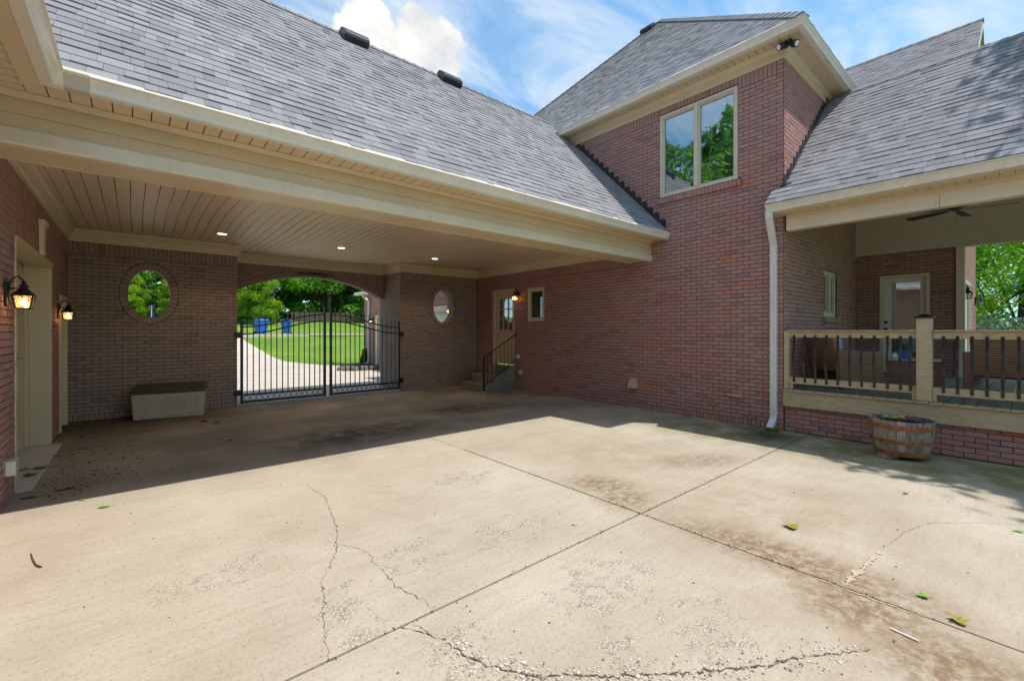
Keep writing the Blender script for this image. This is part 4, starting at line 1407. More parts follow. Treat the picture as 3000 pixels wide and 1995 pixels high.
ridge_caps(PS, (2.41, -6, zr), (2.41, 2.5, zr), F6.N, F6b.N)
PS.done()
gq = [(-.235, 2.66), (-.235, -6)]
MB().sweep(gq, gutter_profile(3.402), side=-1).build('gutter', M['gutter'], por)
MB().sweep(gq, [(-.018, 3.382), (0, 3.382), (0, 3.50), (-.018, 3.50)], side=-1).build('fascia', M['trim'], por)
y = 2.62
while y > -2:
    MB().hexa([(-.218, y - .117, 3.388), (-.006, y - .117, 3.372), (-.006, y - .003, 3.372), (-.218, y - .003, 3.388), (-.218, y - .117, 3.396), (-.006, y - .117, 3.380), (-.006, y - .003, 3.380), (-.218, y - .003, 3.396)]).build('soffit_panel', M['soffit'], por)
    y -= .12
MB().box(-.22, .0, -6, 2.64, 3.400, 3.405).build('soffit_backing', M['decking'], por)
for a, b in ((.74, 2.475), (-6, .737)):
    MB().box(-.006, .14, a, b, 3.135, 3.37).build('eave_beam', M['trim_pale'], por, bevel=.005)
MB().box(-.02, -.007, -6, 2.47, 3.315, 3.372).build('beam_trim', M['trim'], por)
MB().hexa([(.16, -6, 3.92), (2.41, -6, zr - .12), (2.41, 2.49, zr - .12), (.16, 2.49, 3.92), (.16, -6, 3.94), (2.41, -6, zr - .10), (2.41, 2.49, zr - .10), (.16, 2.49, 3.94)]).hexa(
    [(2.41, -6, zr - .12), (4.40, -6, 4.15), (4.40, 2.49, 4.15), (2.41, 2.49, zr - .12), (2.41, -6, zr - .10), (4.40, -6, 4.17), (4.40, 2.49, 4.17), (2.41, 2.49, zr - .10)]).build('vault_ceiling', M['taupe'], por)
zb = [3.205, 3.50, 3.73, 3.96, 4.19]
for i in range(4):
    MB().prism(Fr((0, 0, 0), (1, 0, 0), UPZ, (0, 1, 0)), [(4.362, zb[i]), (4.378, zb[i + 1]), (4.42, zb[i + 1]), (4.42, zb[i])], -6, 2.50).build('header_board', M['taupe'], por, fix=True)
MB().box(4.366, 4.56, -6, .925, 3.20, 3.204).build('header_soffit', M['taupe'], por)
MB().box(4.44, 4.57, -6, .90, 3.206, 4.1).build('header_back', M['taupe'], por)
MB().box(4.385, 4.51, .80, .925, .662, 3.20).build('column', M['trim_pale'], por, bevel=.006)
MB().box(4.385, 4.51, -3.2, -3.07, .662, 3.20).build('column', M['trim_pale'], por, bevel=.006)

# deck
ZD = .662
deck = thing('porch_deck', 'raised wooden porch deck with tan rim board over brick base', 'deck', (0, 1, 0))
DB = Tiles(deck, 'brick', 'brickwork', M['brick'])
SK = Fr((.03, 0, 0), (0, 1, 0), UPZ, (-1, 0, 0))
sk = MB().box(.03, .13, -6, 2.506, 0, .43).build('base_wall', M['mortar'], deck)
bricks(DB, SK, sk, -2.4, 2.506, 0.0, .41, off=.12)
DB.done(260)
MB().box(-.042, -.004, -6, 2.506, .395, .636).build('rim_board', M['wood'], deck, bevel=.004)
for i in range(36):
    y1 = 2.50 - i * .1393
    y0 = y1 - .1335
    x1 = 4.42 if y1 > .93 else 9.7
    MB().box(-.075, x1, y0, y1, .638, ZD + rng.uniform(-.001, .001)).build('deck_board', M['deckfloor'] if False else M['deckfloor'], deck, bevel=.006)
for i in range(19):
    y1 = 2.50 - i * .1393
    MB().box(-.079, -.0755, y1 - .133, y1 - .001, .637, ZD - .003).build('board_end', M['wood'], deck)
rl = thing('porch_railing', 'tan wooden porch railing with curved black metal balusters', 'railing', (0, 1, ZD))
for a, b in ((.955, 2.46), (-2.2, .803)):
    MB().box(-.012, .026, a, b, 1.468, 1.562).build('top_rail', M['wood'], rl, bevel=.003)
    MB().box(-.05, .085, a - .0, b, 1.564, 1.580).build('rail_cap', M['wood'], rl, bevel=.004)
    MB().box(-.012, .026, a, b, .752, .848).build('bottom_rail', M['wood'], rl, bevel=.003)
for a, b in ((2.385, 2.425), (.957, 1.0), (.765, .801)):
    MB().box(-.010, .024, a, b, ZD + .002, .751).build('rail_block', M['wood'], rl)
MB().box(-.055, .095, .805, .954, ZD + .003, 1.735).build('post', M['wood'], rl, bevel=.008)
MB().box(-.075, .115, .785, .974, 1.736, 1.752).hexa([(-.065, .795, 1.752), (.105, .795, 1.752), (.105, .964, 1.752), (-.065, .964, 1.752), (-.01, .85, 1.785), (.05, .85, 1.785), (.05, .91, 1.785), (-.01, .91, 1.785)]).build('post_cap', M['bronze'], rl)
MB().box(-.03, .035, 2.43, 2.50, ZD + .003, 1.562).build('end_post', M['wood'], rl, bevel=.004)
bal_y = [2.363, 2.218, 2.08, 1.942, 1.802, 1.66, 1.526, 1.386, 1.247, 1.112, .993 + .02, .70, .575, .45, .325, .20, .075, -.05, -.175]
pth = []
for i in range(15):
    k = i / 14
    z = .78 + k * .72
    pth.append((-.018 - .055 * math.sin(math.pi * min(1, max(0, (k - .12) / .72))) ** 1.5 * (1.1 - .5 * k), 0, z))
bmesh_ = MB().bar(pth, (0, 1, 0), .030, .007)
bme = make_mesh('baluster', bmesh_.v, bmesh_.f, M['bronze'])
for y in bal_y:
    link('baluster', bme, rl, Matrix.Translation((0, y, 0)))
rb = thing('deck_railing', 'plain tan railing at the far edge of the deck', 'railing', (9.6, 0, ZD))
MB().box(9.55, 9.66, -4, .9, 1.50, 1.56).build('top_rail', M['wood'], rb)
MB().box(9.58, 9.62, -4, .9, .76, .84).build('bottom_rail', M['wood'], rb)
for i in range(34):
    MB().box(9.585, 9.615, .85 - i * .14, .885 - i * .14, .84, 1.50).build('baluster', M['wood'], rb)
for y in (.82, -1.2, -3.2):
    MB().box(9.54, 9.66, y - .06, y + .06, ZD + .002, 1.66).build('post', M['wood'], rb)

# ------------------------------------------------------------------ gate


def gate_leaf(x0, x1, mirror, label):
    """x0 hinge side when not mirrored."""
    r = thing('gate_leaf', label, 'gate', ((x0 + x1) / 2, YB - .05, 0), 'pair of iron gate leaves')
    Y = YB - .05
    fr_ = Fr((0, Y, 0), (1, 0, 0), UPZ, (0, -1, 0))
    hx, mx_ = (x0, x1) if not mirror else (x1, x0)
    w_ = abs(x1 - x0)
    sg = 1 if hx < mx_ else -1

    def curve(k, dz=0.0):
        s__ = k * k * (3 - 2 * k)
        return 1.648 + .295 * s__ - dz
    MB().box(min(hx, hx + sg * .05), max(hx, hx + sg * .05), Y - .025, Y + .025, .05, 1.80).build('hinge_post', M['black'], r, bevel=.004)
    MB().box(min(mx_, mx_ - sg * .055), max(mx_, mx_ - sg * .055), Y - .027, Y + .027, .05, 2.125).build('meeting_post', M['black'], r, bevel=.004)
    for dz, nm in ((0, 'top_rail'), (.152, 'middle_rail')):
        MB().bar([(hx + sg * w_ * (.02 + .95 * k / 20), Y, curve(k / 20, dz)) for k in range(21)], (0, 1, 0), .036, .030).build(nm, M['black'], r)
    for z0, z1 in ((.06, .105), (.215, .25)):
        MB().box(min(hx, mx_) + .04, max(hx, mx_) - .04, Y - .02, Y + .02, z0, z1).build('bottom_rail', M['black'], r)
    n = 14
    for i in range(n):
        k = (i + .75) / (n + .5)
        x = hx + sg * (.04 + (w_ - .09) * k)
        top = curve(k) + .155
        MB().box(x - .0095, x + .0095, Y - .0095, Y + .0095, .25, top).hexa([(x - .0095, Y - .0095, top), (x + .0095, Y - .0095, top), (x + .0095, Y + .0095, top), (x - .0095, Y + .0095, top), (x - .001, Y - .001, top + .05), (x + .001, Y - .001, top + .05), (x + .001, Y + .001, top + .05), (x - .001, Y + .001, top + .05)]).build('picket', M['black'], r)
    nr = 14
    prm = MB()
    seg = 18
    for k in range(seg):
        a0, a1 = k * 2 * math.pi / seg, (k + 1) * 2 * math.pi / seg
        prm.hexa([(rr_ * math.cos(a), yy_, rr_ * math.sin(a)) for yy_ in (-.008, .008) for rr_, a in ((.047, a0), (.056, a0), (.056, a1), (.047, a1))])
    me = make_mesh('ring', prm.v, prm.f, M['black'])
    for i in range(nr):
        link('ring', me, r, Matrix.Translation((min(hx, mx_) + .065 + (w_ - .13) * (i + .5) / nr, Y, .160)))
    for z in (.22, 1.42):
        MB().box(hx - sg * .10 if sg > 0 else hx, hx if sg > 0 else hx - sg * .10, Y - .03, Y + .03, z, z + .12).build('hinge', M['black'], r, bevel=.01)
    return r


gate_leaf(-6.115, -4.395, False, 'left leaf of the black iron gate, nearer the storage chest')
gate_leaf(-4.31, -2.535, True, 'right leaf of the black iron gate, nearer the doorsteps')

# ------------------------------------------------------------------ doorsteps and their handrail
sp_ = thing('doorsteps', 'three concrete steps up to the side door', 'steps', (-.5, 9.45, 0))
for k, (xf, z0, z1) in enumerate(((-1.05, 0, .205), (-.72, .207, .41), (-.41, .412, .612))):
    MB().box(xf, -.012, 8.965, 9.98, z0, z1).build('step', M['stoop'], sp_, bevel=.012)
hr = thing('stair_handrail', 'black iron handrail beside the doorsteps', 'handrail', (-1.08, 8.93, 0))
MB().box(-1.10, -1.065, 8.92, 8.955, .0, .885).build('post', M['black'], hr)
MB().bar([(-1.09, 8.937, .885), (-.02, 8.937, 1.478), (-.008, 8.90, 1.44)], (0, 1, 0), .036, .018).build('top_rail', M['black'], hr)
MB().bar([(-1.07, 8.937, .18), (-.01, 8.937, .785)], (0, 1, 0), .024, .014).build('bottom_rail', M['black'], hr)
for i in range(7):
    x = -.96 + i * .135
    MB().box(x - .006, x + .006, 8.931, 8.943, .19 + (x + 1.07) * .571, .885 + (x + 1.09) * .554).build('baluster', M['black'], hr)
MB().box(-1.115, -1.05, 8.905, 8.97, 0, .03).build('foot', M['clear'], hr)

# ------------------------------------------------------------------ lanterns


def lantern(p, n, label, lit=True, arm=.125):
    """Wall lantern: p on the wall at the height of the lantern's middle, n = wall normal."""
    p, n = Vector(p), Vector(n).normalized()
    r = thing('wall_lantern', label, 'lantern', p, 'wall lanterns')
    sd = n.cross(Vector(UPZ)).normalized()
    fr_ = Fr(p, sd, UPZ, n)
    MB().prism(fr_, [(-.035, -.05), (.035, -.05), (.045, .0), (.035, .16), (0, .175), (-.035, .16), (-.045, .0)], .008, .03).build('backplate', M['black'], r, bevel=.004, fix=True)
    MB().tube([fr_.p(0, .07, .03), fr_.p(0, .17, .04), fr_.p(0, .215, .065), fr_.p(0, .225, .09), fr_.p(0, .185, arm)], .008, 8).tube([fr_.p(0, .115, .03), fr_.p(0, .115, arm)], .006, 8).build('arm', M['black'], r, smooth=True)
    c = p + n * arm
    a0 = math.atan2(n.y, n.x) + math.pi / 4
    MB().lathe([(.100, .048), (.103, .056), (.058, .095), (.035, .115), (.030, .13)], c, 4, a0=a0).build('roof_cap', M['black'], r)
    MB().lathe([(.028, .13), (.034, .14), (.014, .155), (.018, .172), (.004, .188)], c, 10).build('finial', M['black'], r)
    fm = MB()
    ct = [(.090, .05), (.062, -.065)]
    cor = [[c + Vector((rr * math.cos(a0 + k * math.pi / 2), rr * math.sin(a0 + k * math.pi / 2), z)) for rr, z in ct] for k in range(4)]
    for k in range(4):
        fm.tube(cor[k], .007, 6)
        fm.tube([cor[k][1], cor[(k + 1) % 4][1]], .006, 6)
        fm.tube([(cor[k][0] + cor[(k + 1) % 4][0]) / 2, (cor[k][1] + cor[(k + 1) % 4][1]) / 2], .0035, 6)
    fm.build('cage', M['black'], r)
    for k in range(4):
        a, b, d, e = cor[k][0], cor[(k + 1) % 4][0], cor[(k + 1) % 4][1], cor[k][1]
        link('pane', make_mesh('pane', [c + (q - c) * .97 for q in (a, b, d, e)], [(0, 1, 2, 3)], M['lglass']), r)
    MB().lathe([(.004, -.045), (.018, -.03), (.022, -.012), (.012, .012), (.008, .03)], c, 12).build('bulb', M['bulb'] if lit else M['lens'], r, smooth=True)
    if lit:
        l = bpy.data.lights.new('lantern_light', 'POINT')
        l.energy, l.color, l.shadow_soft_size = 8.0, (1.0, .64, .34), .02
        lo = bpy.data.objects.new('lantern_light', l)
        COL.objects.link(lo)
        lo.location = c + Vector((0, 0, -.02))
        par(lo, r)
    return r


lantern((GX, 5.915, 1.835), (1, 0, 0), 'lit lantern on the garage wall, nearer side of the garage door')
lantern((GX, 9.41, 1.80), (1, 0, 0), 'lit lantern on the garage wall, past the garage door near the corner')
lantern((0, 8.85, 2.44), (-1, 0, 0), 'lit lantern between the side door and the small window')
lantern((0, 12.05, 2.2), (-1, 0, 0), 'lit lantern seen through the right oval opening')
lantern((0, 18.3, 1.95), (-1, 0, 0), 'lit lantern by the white casing seen through the gate bars')
lantern((5.02, .93, 2.28), (0, -1, 0), 'unlit lantern just behind the porch column', False)
lantern((8.9, .93, 2.28), (0, -1, 0), 'unlit lantern at the far end of the rear gable wall', False)

for (x, y, tx) in ((-6.573, 9.544, 'leftmost round recessed light in the carport ceiling'), (-4.452, 9.473, 'middle round recessed light in the carport ceiling'), (-2.183, 9.471, 'rightmost round recessed light in the carport ceiling')):
    r = thing('ceiling_light', tx, 'light', (x, y, 3.33), 'recessed ceiling lights')
    zc = sag(x, y)
    MB().lathe([(.095, zc - .003), (.092, zc - .010), (.075, zc - .006), (.072, zc + .004)], (x, y, 0), 24).build('trim_ring', M['white'], r)
    MB().lathe([(.070, zc - .008), (.070, zc - .005)], (x, y, 0), 24).build('lens', M['recess'], r)
    l = bpy.data.lights.new('recessed_light', 'SPOT')
    l.energy, l.color, l.shadow_soft_size, l.spot_size, l.spot_blend = 24, (1, .74, .46), .06, R(120), .6
    lo = bpy.data.objects.new('recessed_light', l)
    COL.objects.link(lo)
    lo.location = (x, y, zc - .03)
    par(lo, r)

# floodlight under the eave corner
fl = thing('floodlight', 'black twin floodlight under the upper eave corner', 'floodlight', (-.10, 2.40, 6.03))
MB().lathe([(.055, 6.034), (.055, 6.015), (.03, 5.99)], (-.11, 2.41, 0), 16).build('mount', M['plastic'], fl)
for d, nm in ((Vector((-.75, .55, -.35)), 0), (Vector((-.35, -.75, -.45)), 1)):
    d.normalize()
    a = Vector((-.11, 2.41, 5.99))
    MB().tube([a, a + d * .05], .02, 10).tube([a + d * .05, a + d * .09, a + d * .17], [.025, .05, .055], 16).build('lamp_head', M['plastic'], fl)
    MB().tube([a + d * .168, a + d * .172], .040, 16).build('lens', M['lens'], fl)
MB().lathe([(.03, 5.99), (.04, 5.95), (.02, 5.93)], (-.13, 2.44, 0), 12).build('sensor', M['plastic'], fl)
ms = thing('motion_sensor', 'small round sensor on the crown moulding above the gate', 'sensor', (-4.29, YA - .1, 3.17))
MB().lathe([(.02, 3.20), (.035, 3.17), (.035, 3.14), (.015, 3.12)], (-4.29, YA - .13, 0), 14).build('housing', M['trim_pale'], ms, smooth=True)
MB().tube([(-4.29, YA - .02, 3.19), (-4.29, YA - .12, 3.17)], .014, 8).build('stem', M['trim_pale'], ms)

# ------------------------------------------------------------------ storage chest
ch = thing('storage_chest', 'beige plastic storage chest with olive lid against the brick wall', 'chest', (-7.3, 10.25, 0))
ch.rotation_euler = (0, 0, 0)
A_, B_ = Vector((-7.83, 10.13)), Vector((-6.80, 9.95))
ux = (B_ - A_).normalized()
fy = Vector((-ux.y, ux.x))


def chp(u, v, z):
    q = A_ + ux * u + fy * v
    return (q.x, q.y, z)


def chbox(mb, u0, u1, v0, v1, z0, z1, tp=0.0):
    return mb.hexa([chp(u0, v0, z0), chp(u1, v0, z0), chp(u1, v1, z0), chp(u0, v1, z0), chp(u0 - tp, v0 - tp, z1), chp(u1 + tp, v0 - tp, z1), chp(u1 + tp, v1, z1), chp(u0 - tp, v1, z1)])


WC = (B_ - A_).length
chbox(MB(), .02, WC - .02, .0, .46, 0.005, .455, .022).build('body', M['chest'], ch, bevel=.008)
FRC = Fr(Vector(chp(0, -.002, 0)), Vector((ux.x, ux.y, -.0)), Vector((-fy.x * .045, -fy.y * .045, 1)), Vector((-fy.x, -fy.y, 0)))
for q in ((.03, .11, .01, .43), (WC - .11, WC - .03, .01, .43), (.11, WC - .11, .385, .44)):
    MB().fbox(FRC, *q, -.004, .014).build('frame_rib', M['chest'], ch, bevel=.004)
for i in range(3):
    a = .125 + i * (WC - .25) / 3
    MB().fbox(FRC, a + .006, a + (WC - .25) / 3 - .006, .30, .37, -.004, .010).build('panel', M['chest'], ch, bevel=.003)
lo_ = [(.125, .03)] + [(.125 + (WC - .25) * k / 12, .07 + .06 * math.sin(math.pi * k / 12)) for k in range(13)] + [(WC - .125, .03)]
MB().prism(FRC, lo_, -.004, .011).build('panel', M['chest'], ch, fix=True)
m, t = newmat('worn sticker')
co = t.n('ShaderNodeTexCoord').outputs['Generated']
nn_ = t.noise(co, 7, 5, .7)
finish(t, t.mix(t.smooth(nn_, .50, .64), (0.56, 0.48, 0.37), (0.24, 0.21, 0.17)), .7)
MB().fbox(FRC, .40, .78, .155, .28, -.001, .0025).build('worn_sticker', m, ch)
ld_ = MB()
ld_.hexa([chp(-.02, -.05, .457), chp(WC + .02, -.05, .457), chp(WC + .02, .49, .457), chp(-.02, .49, .457), chp(-.005, -.03, .53), chp(WC + .005, -.03, .53), chp(WC + .005, .49, .585), chp(-.005, .49, .585)])
ld_.build('lid', M['lidgreen'], ch, bevel=.015)
MB().fbox(FRC, .40, .62, .465, .485, .048, .056).build('handle', M['plastic'], ch)

# ------------------------------------------------------------------ barrel planter
bx_, by_ = -.50, 1.035
bar = thing('barrel_planter', 'weathered half barrel planter with rusty hoops in front of the porch', 'planter', (bx_, by_, 0))
z0b, hb = .052, .42


def brad(k):
    return .262 + .058 * math.sin(k * math.pi * .5) ** .8


ns = 22
for i in range(ns):
    a0, a1 = (i + .02) * 2 * math.pi / ns, (i + .98) * 2 * math.pi / ns
    mb = MB()
    kk = 6
    vs, fs_ = [], []
    ztop = hb + rng.uniform(-.004, .006)
    for q in range(kk):
        k = q / (kk - 1)
        rr = brad(k)
        for rad_, a in ((rr, a0), (rr, a1), (rr - .026, a1), (rr - .026, a0)):
            vs.append((bx_ + rad_ * math.cos(a), by_ + rad_ * math.sin(a), z0b + ztop * k))
    for q in range(kk - 1):
        fs_ += [(q * 4 + e, q * 4 + (e + 1) % 4, q * 4 + 4 + (e + 1) % 4, q * 4 + 4 + e) for e in range(4)]
    fs_ += [(3, 2, 1, 0), (kk * 4 - 4, kk * 4 - 3, kk * 4 - 2, kk * 4 - 1)]
    mb.add(vs, fs_, rng.random()).build('stave', M['oak'], bar, rnd=True)
for k0, k1 in ((.76, .89), (.36, .46), (.02, .13)):
    MB().lathe([(brad(k0) + .001, z0b + hb * k0), (brad(k0) + .005, z0b + hb * k0), (brad(k1) + .005, z0b + hb * k1), (brad(k1) + .001, z0b + hb * k1)], (bx_, by_, 0), 44).build('hoop', M['rust'], bar)
MB().lathe([(.29, z0b + .36), (.285, z0b + .375), (.1, z0b + .395)], (bx_, by_, 0), 24).build('soil', M['soil'], bar)
MB().lathe([(.24, z0b + .02), (.24, z0b + .03)], (bx_, by_, 0), 24).build('bottom', M['oak'], bar)
bk = thing('prop_brick', 'reddish brick wedged under the barrel planter', 'brick', (bx_, by_, 0))
MB().rbox((bx_ - .17, by_ + .10, .026), (.10, .20, .05), R(48), .3).build('brick_body', M['brick'], bk, bevel=.004, rnd=True)


def flower(x, y, z, mat, label, s=.02):
    r = thing('flower', label, 'flower', (x, y, z))
    MB().tube([(x, y, z - .06), (x + .005, y, z)], .003, 6).build('stem', M['leafmid'], r)
    for k in range(6):
        a = k * math.pi / 3
        c = Vector((x + s * .8 * math.cos(a), y + s * .8 * math.sin(a), z + .004))
        MB().lathe([(.001, -.003), (s * .65, .0), (s * .7, .006), (s * .2, .010)], c, 8).build('petal', mat, r, smooth=True)


zf = z0b + .445
flower(bx_ - .12, by_ + .13, zf, M['yellowflower'], 'leftmost pale yellow flower in the barrel planter', .016)
flower(bx_ - .12, by_ + .04, zf, M['yellowflower'], 'small yellow flower in the barrel planter, second from left', .015)
flower(bx_ - .10, by_ - .01, zf + .012, M['yellowflower'], 'largest bright yellow flower in the barrel planter', .026)
flower(bx_ - .06, by_ - .07, zf + .002, M['pinkflower'], 'magenta flower beside the large yellow one in the barrel', .022)
flower(bx_ - .05, by_ - .12, zf - .004, M['pinkflower'], 'rightmost magenta flower in the barrel planter', .02)

# ------------------------------------------------------------------ porch furniture


def armchair(cx, cy, rot, label):
    """Local: faces +Y, back panel at -Y."""
    r = thing('wicker_armchair', label, 'chair', (cx, cy, ZD), 'wicker armchairs on the porch')
    r.rotation_euler = (0, 0, rot)
    mt = Matrix.Translation((cx, cy, ZD)) @ Matrix.Rotation(rot, 4, 'Z')

    def hx(mb, pts):
        return mb.hexa([mt @ Vector(q) for q in pts])
    hx(MB(), [(-.31, -.34, .28), (.31, -.34, .28), (.31, -.27, .28), (-.31, -.27, .28), (-.33, -.46, .88), (.33, -.46, .88), (.33, -.40, .89), (-.33, -.40, .89)]).build('backrest', M['wicker'], r, bevel=.02)
    for sx in (-1, 1):
        a, b = sorted((sx * .31, sx * .40))
        hx(MB(), [(a, -.36, .04), (b, -.36, .04), (b, .34, .04), (a, .34, .04), (a, -.40, .62), (b, -.40, .62), (b, .34, .58), (a, .34, .58)]).build('arm', M['wicker'], r, bevel=.018)
        for y_ in (-.33, .30):
            hx(MB(), [(a + .02, y_ - .02, 0), (b - .02, y_ - .02, 0), (b - .02, y_ + .02, 0), (a + .02, y_ + .02, 0), (a + .02, y_ - .02, .05), (b - .02, y_ - .02, .05), (b - .02, y_ + .02, .05), (a + .02, y_ + .02, .05)]).build('foot', M['black'], r)
    hx(MB(), [(-.31, -.30, .26), (.31, -.30, .26), (.31, .34, .26), (-.31, .34, .26), (-.31, -.30, .34), (.31, -.30, .34), (.31, .34, .34), (-.31, .34, .34)]).build('seat', M['wicker'], r, bevel=.01)
    hx(MB(), [(-.29, -.27, .345), (.29, -.27, .345), (.29, .34, .345), (-.29, .34, .345), (-.29, -.27, .43), (.29, -.27, .43), (.29, .34, .43), (-.29, .34, .43)]).build('seat_cushion', M['taupe'], r, bevel=.03)
    return mt, r


mtA, _ = armchair(1.05, 1.98, R(-128), 'wicker armchair in the corner of the porch near the brick side wall')
armchair(1.35, .16, R(-97), 'wicker armchair with its back to the courtyard, right of the porch post')
pc = thing('cushion', 'pale blue patterned cushion on the corner armchair', 'cushion', mtA @ Vector((.05, -.22, .45)))
vs = []
prf = [(-.02, .001), (.03, .17), (.06, .19), (.09, .17), (.13, .001)]
MB().hexa([mtA @ Vector(q) for q in ((-.18, -.22, .45), (.22, -.22, .45), (.22, -.12, .45), (-.18, -.12, .45), (-.18, -.33, .84), (.22, -.33, .84), (.22, -.22, .87), (-.18, -.22, .87))]).build('cover', M['cushion'], pc, bevel=.035)
tb = thing('wicker_table', 'low square wicker table between the porch chairs', 'table', (1.75, 1.2, ZD))
MB().rbox((1.75, 1.2, ZD + .24), (.62, .62, .38), R(8)).build('skirt', M['wicker'], tb, bevel=.012)
MB().rbox((1.75, 1.2, ZD + .442), (.68, .68, .016), R(8)).build('table_top', M['taupe'], tb, bevel=.004)
for a, b in ((-1, -1), (1, -1), (1, 1), (-1, 1)):
    MB().rbox((1.75 + a * .27, 1.2 + b * .27, ZD + .026), (.06, .06, .05)).build('leg', M['wicker'], tb)
cup = thing('ribbed_cup', 'blue ribbed cup standing on the wicker table', 'cup', (1.60, 1.27, ZD + .451))
mb = MB()
for k in range(20):
    a = k * math.pi / 10
    mb.tube([(1.60 + .045 * math.cos(a), 1.27 + .045 * math.sin(a), ZD + .455), (1.60 + .06 * math.cos(a), 1.27 + .06 * math.sin(a), ZD + .585)], .0085, 6)
mb.build('ribs', M['cup'], cup)
MB().lathe([(.03, ZD + .452), (.046, ZD + .456), (.060, ZD + .588), (.056, ZD + .588), (.042, ZD + .462)], (1.60, 1.27, 0), 24).build('body', M['cup'], cup, smooth=True)
jar = thing('glass_jar', 'small glass jar left of the blue cup', 'jar', (1.56, 1.41, ZD + .451))
MB().lathe([(.03, ZD + .452), (.045, ZD + .46), (.045, ZD + .51), (.03, ZD + .53), (.03, ZD + .55)], (1.56, 1.41, 0), 20).build('glass_body', M['clear'], jar, smooth=True)
MB().lathe([(.034, ZD + .55), (.034, ZD + .57)], (1.56, 1.41, 0), 20).build('lid', M['cup'], jar)

fan = thing('ceiling_fan', 'dark wooden ceiling fan hanging under the porch roof', 'fan', (2.0, .74, 3.6))
MB().tube([(2.0, .74, 3.57), (2.0, .74, 5.4)], .012, 10).build('rod', M['fan'], fan)
MB().lathe([(.03, 3.60), (.09, 3.57), (.11, 3.52), (.09, 3.47), (.04, 3.45)], (2.0, .74, 0), 20).build('motor', M['fan'], fan, smooth=True)
MB().tube([(2.0, .74, 3.45), (2.0, .74, 3.27)], .002, 5).build('pull_chain', M['bronze'], fan)
for k in range(5):
    a = R(-78) + k * 2 * math.pi / 5
    d, n_ = Vector((math.cos(a), math.sin(a), 0)), Vector((-math.sin(a), math.cos(a), 0))
    c = Vector((2.0, .74, 3.455))
    q = [c + d * .10 - n_ * .02, c + d * .25 - n_ * .055, c + d * .64 - n_ * .07, c + d * .67, c + d * .64 + n_ * .07, c + d * .25 + n_ * .055, c + d * .10 + n_ * .02]
    q = [p + Vector((0, 0, (p - c).dot(n_) * .18)) for p in q]
    MB().add(q + [p + Vector((0, 0, .008)) for p in q], [tuple(range(6, -1, -1)), tuple(range(7, 14))] + [(i, (i + 1) % 7, 7 + (i + 1) % 7, 7 + i) for i in range(7)]).build('blade', M['fan'], fan)

# ------------------------------------------------------------------ fallen leaves and litter


def leaf(x, y, s, rot, mat, label, curl=.25, lobes=True, z=.004):
    """Dry leaf: lobed outline, cupped, with a stalk."""
    pts = [(0, -.5), (.18, -.42), (.48, -.34), (.36, -.12), (.55, .08), (.30, .14), (.24, .36), (0, .55), (-.24, .36), (-.30, .14), (-.55, .08), (-.36, -.12), (-.48, -.34), (-.18, -.42)] if lobes else \
        [(0, -.5), (.16, -.35), (.25, -.1), (.24, .15), (.12, .38), (0, .52), (-.12, .38), (-.24, .15), (-.25, -.1), (-.16, -.35)]
    mt = Matrix.Translation((x, y, z)) @ Matrix.Rotation(rot, 4, 'Z')
    vs = [mt @ Vector((0, 0, .004))]
    for a, b in pts:
        r2 = a * a + b * b
        vs.append(mt @ Vector((a * s, b * s, .002 + curl * s * (a * a * 1.2 + .35 * max(0, b) ** 2) + rng.uniform(0, .05) * s)))
    n = len(pts)
    fs_ = [(0, i + 1, (i + 1) % n + 1) for i in range(n)]
    me = make_mesh('leaf_blade', vs, fs_, mat)
    o = link('fallen_leaf', me)
    tag(o, label, 'leaf', 'fallen leaves on the concrete')
    st_ = MB().tube([mt @ Vector((0, -.5 * s, .004)), mt @ Vector((.06 * s, -.75 * s, .008)), mt @ Vector((.16 * s, -.95 * s, .006))], .0016, 5).build('stalk', mat, o)
    return o


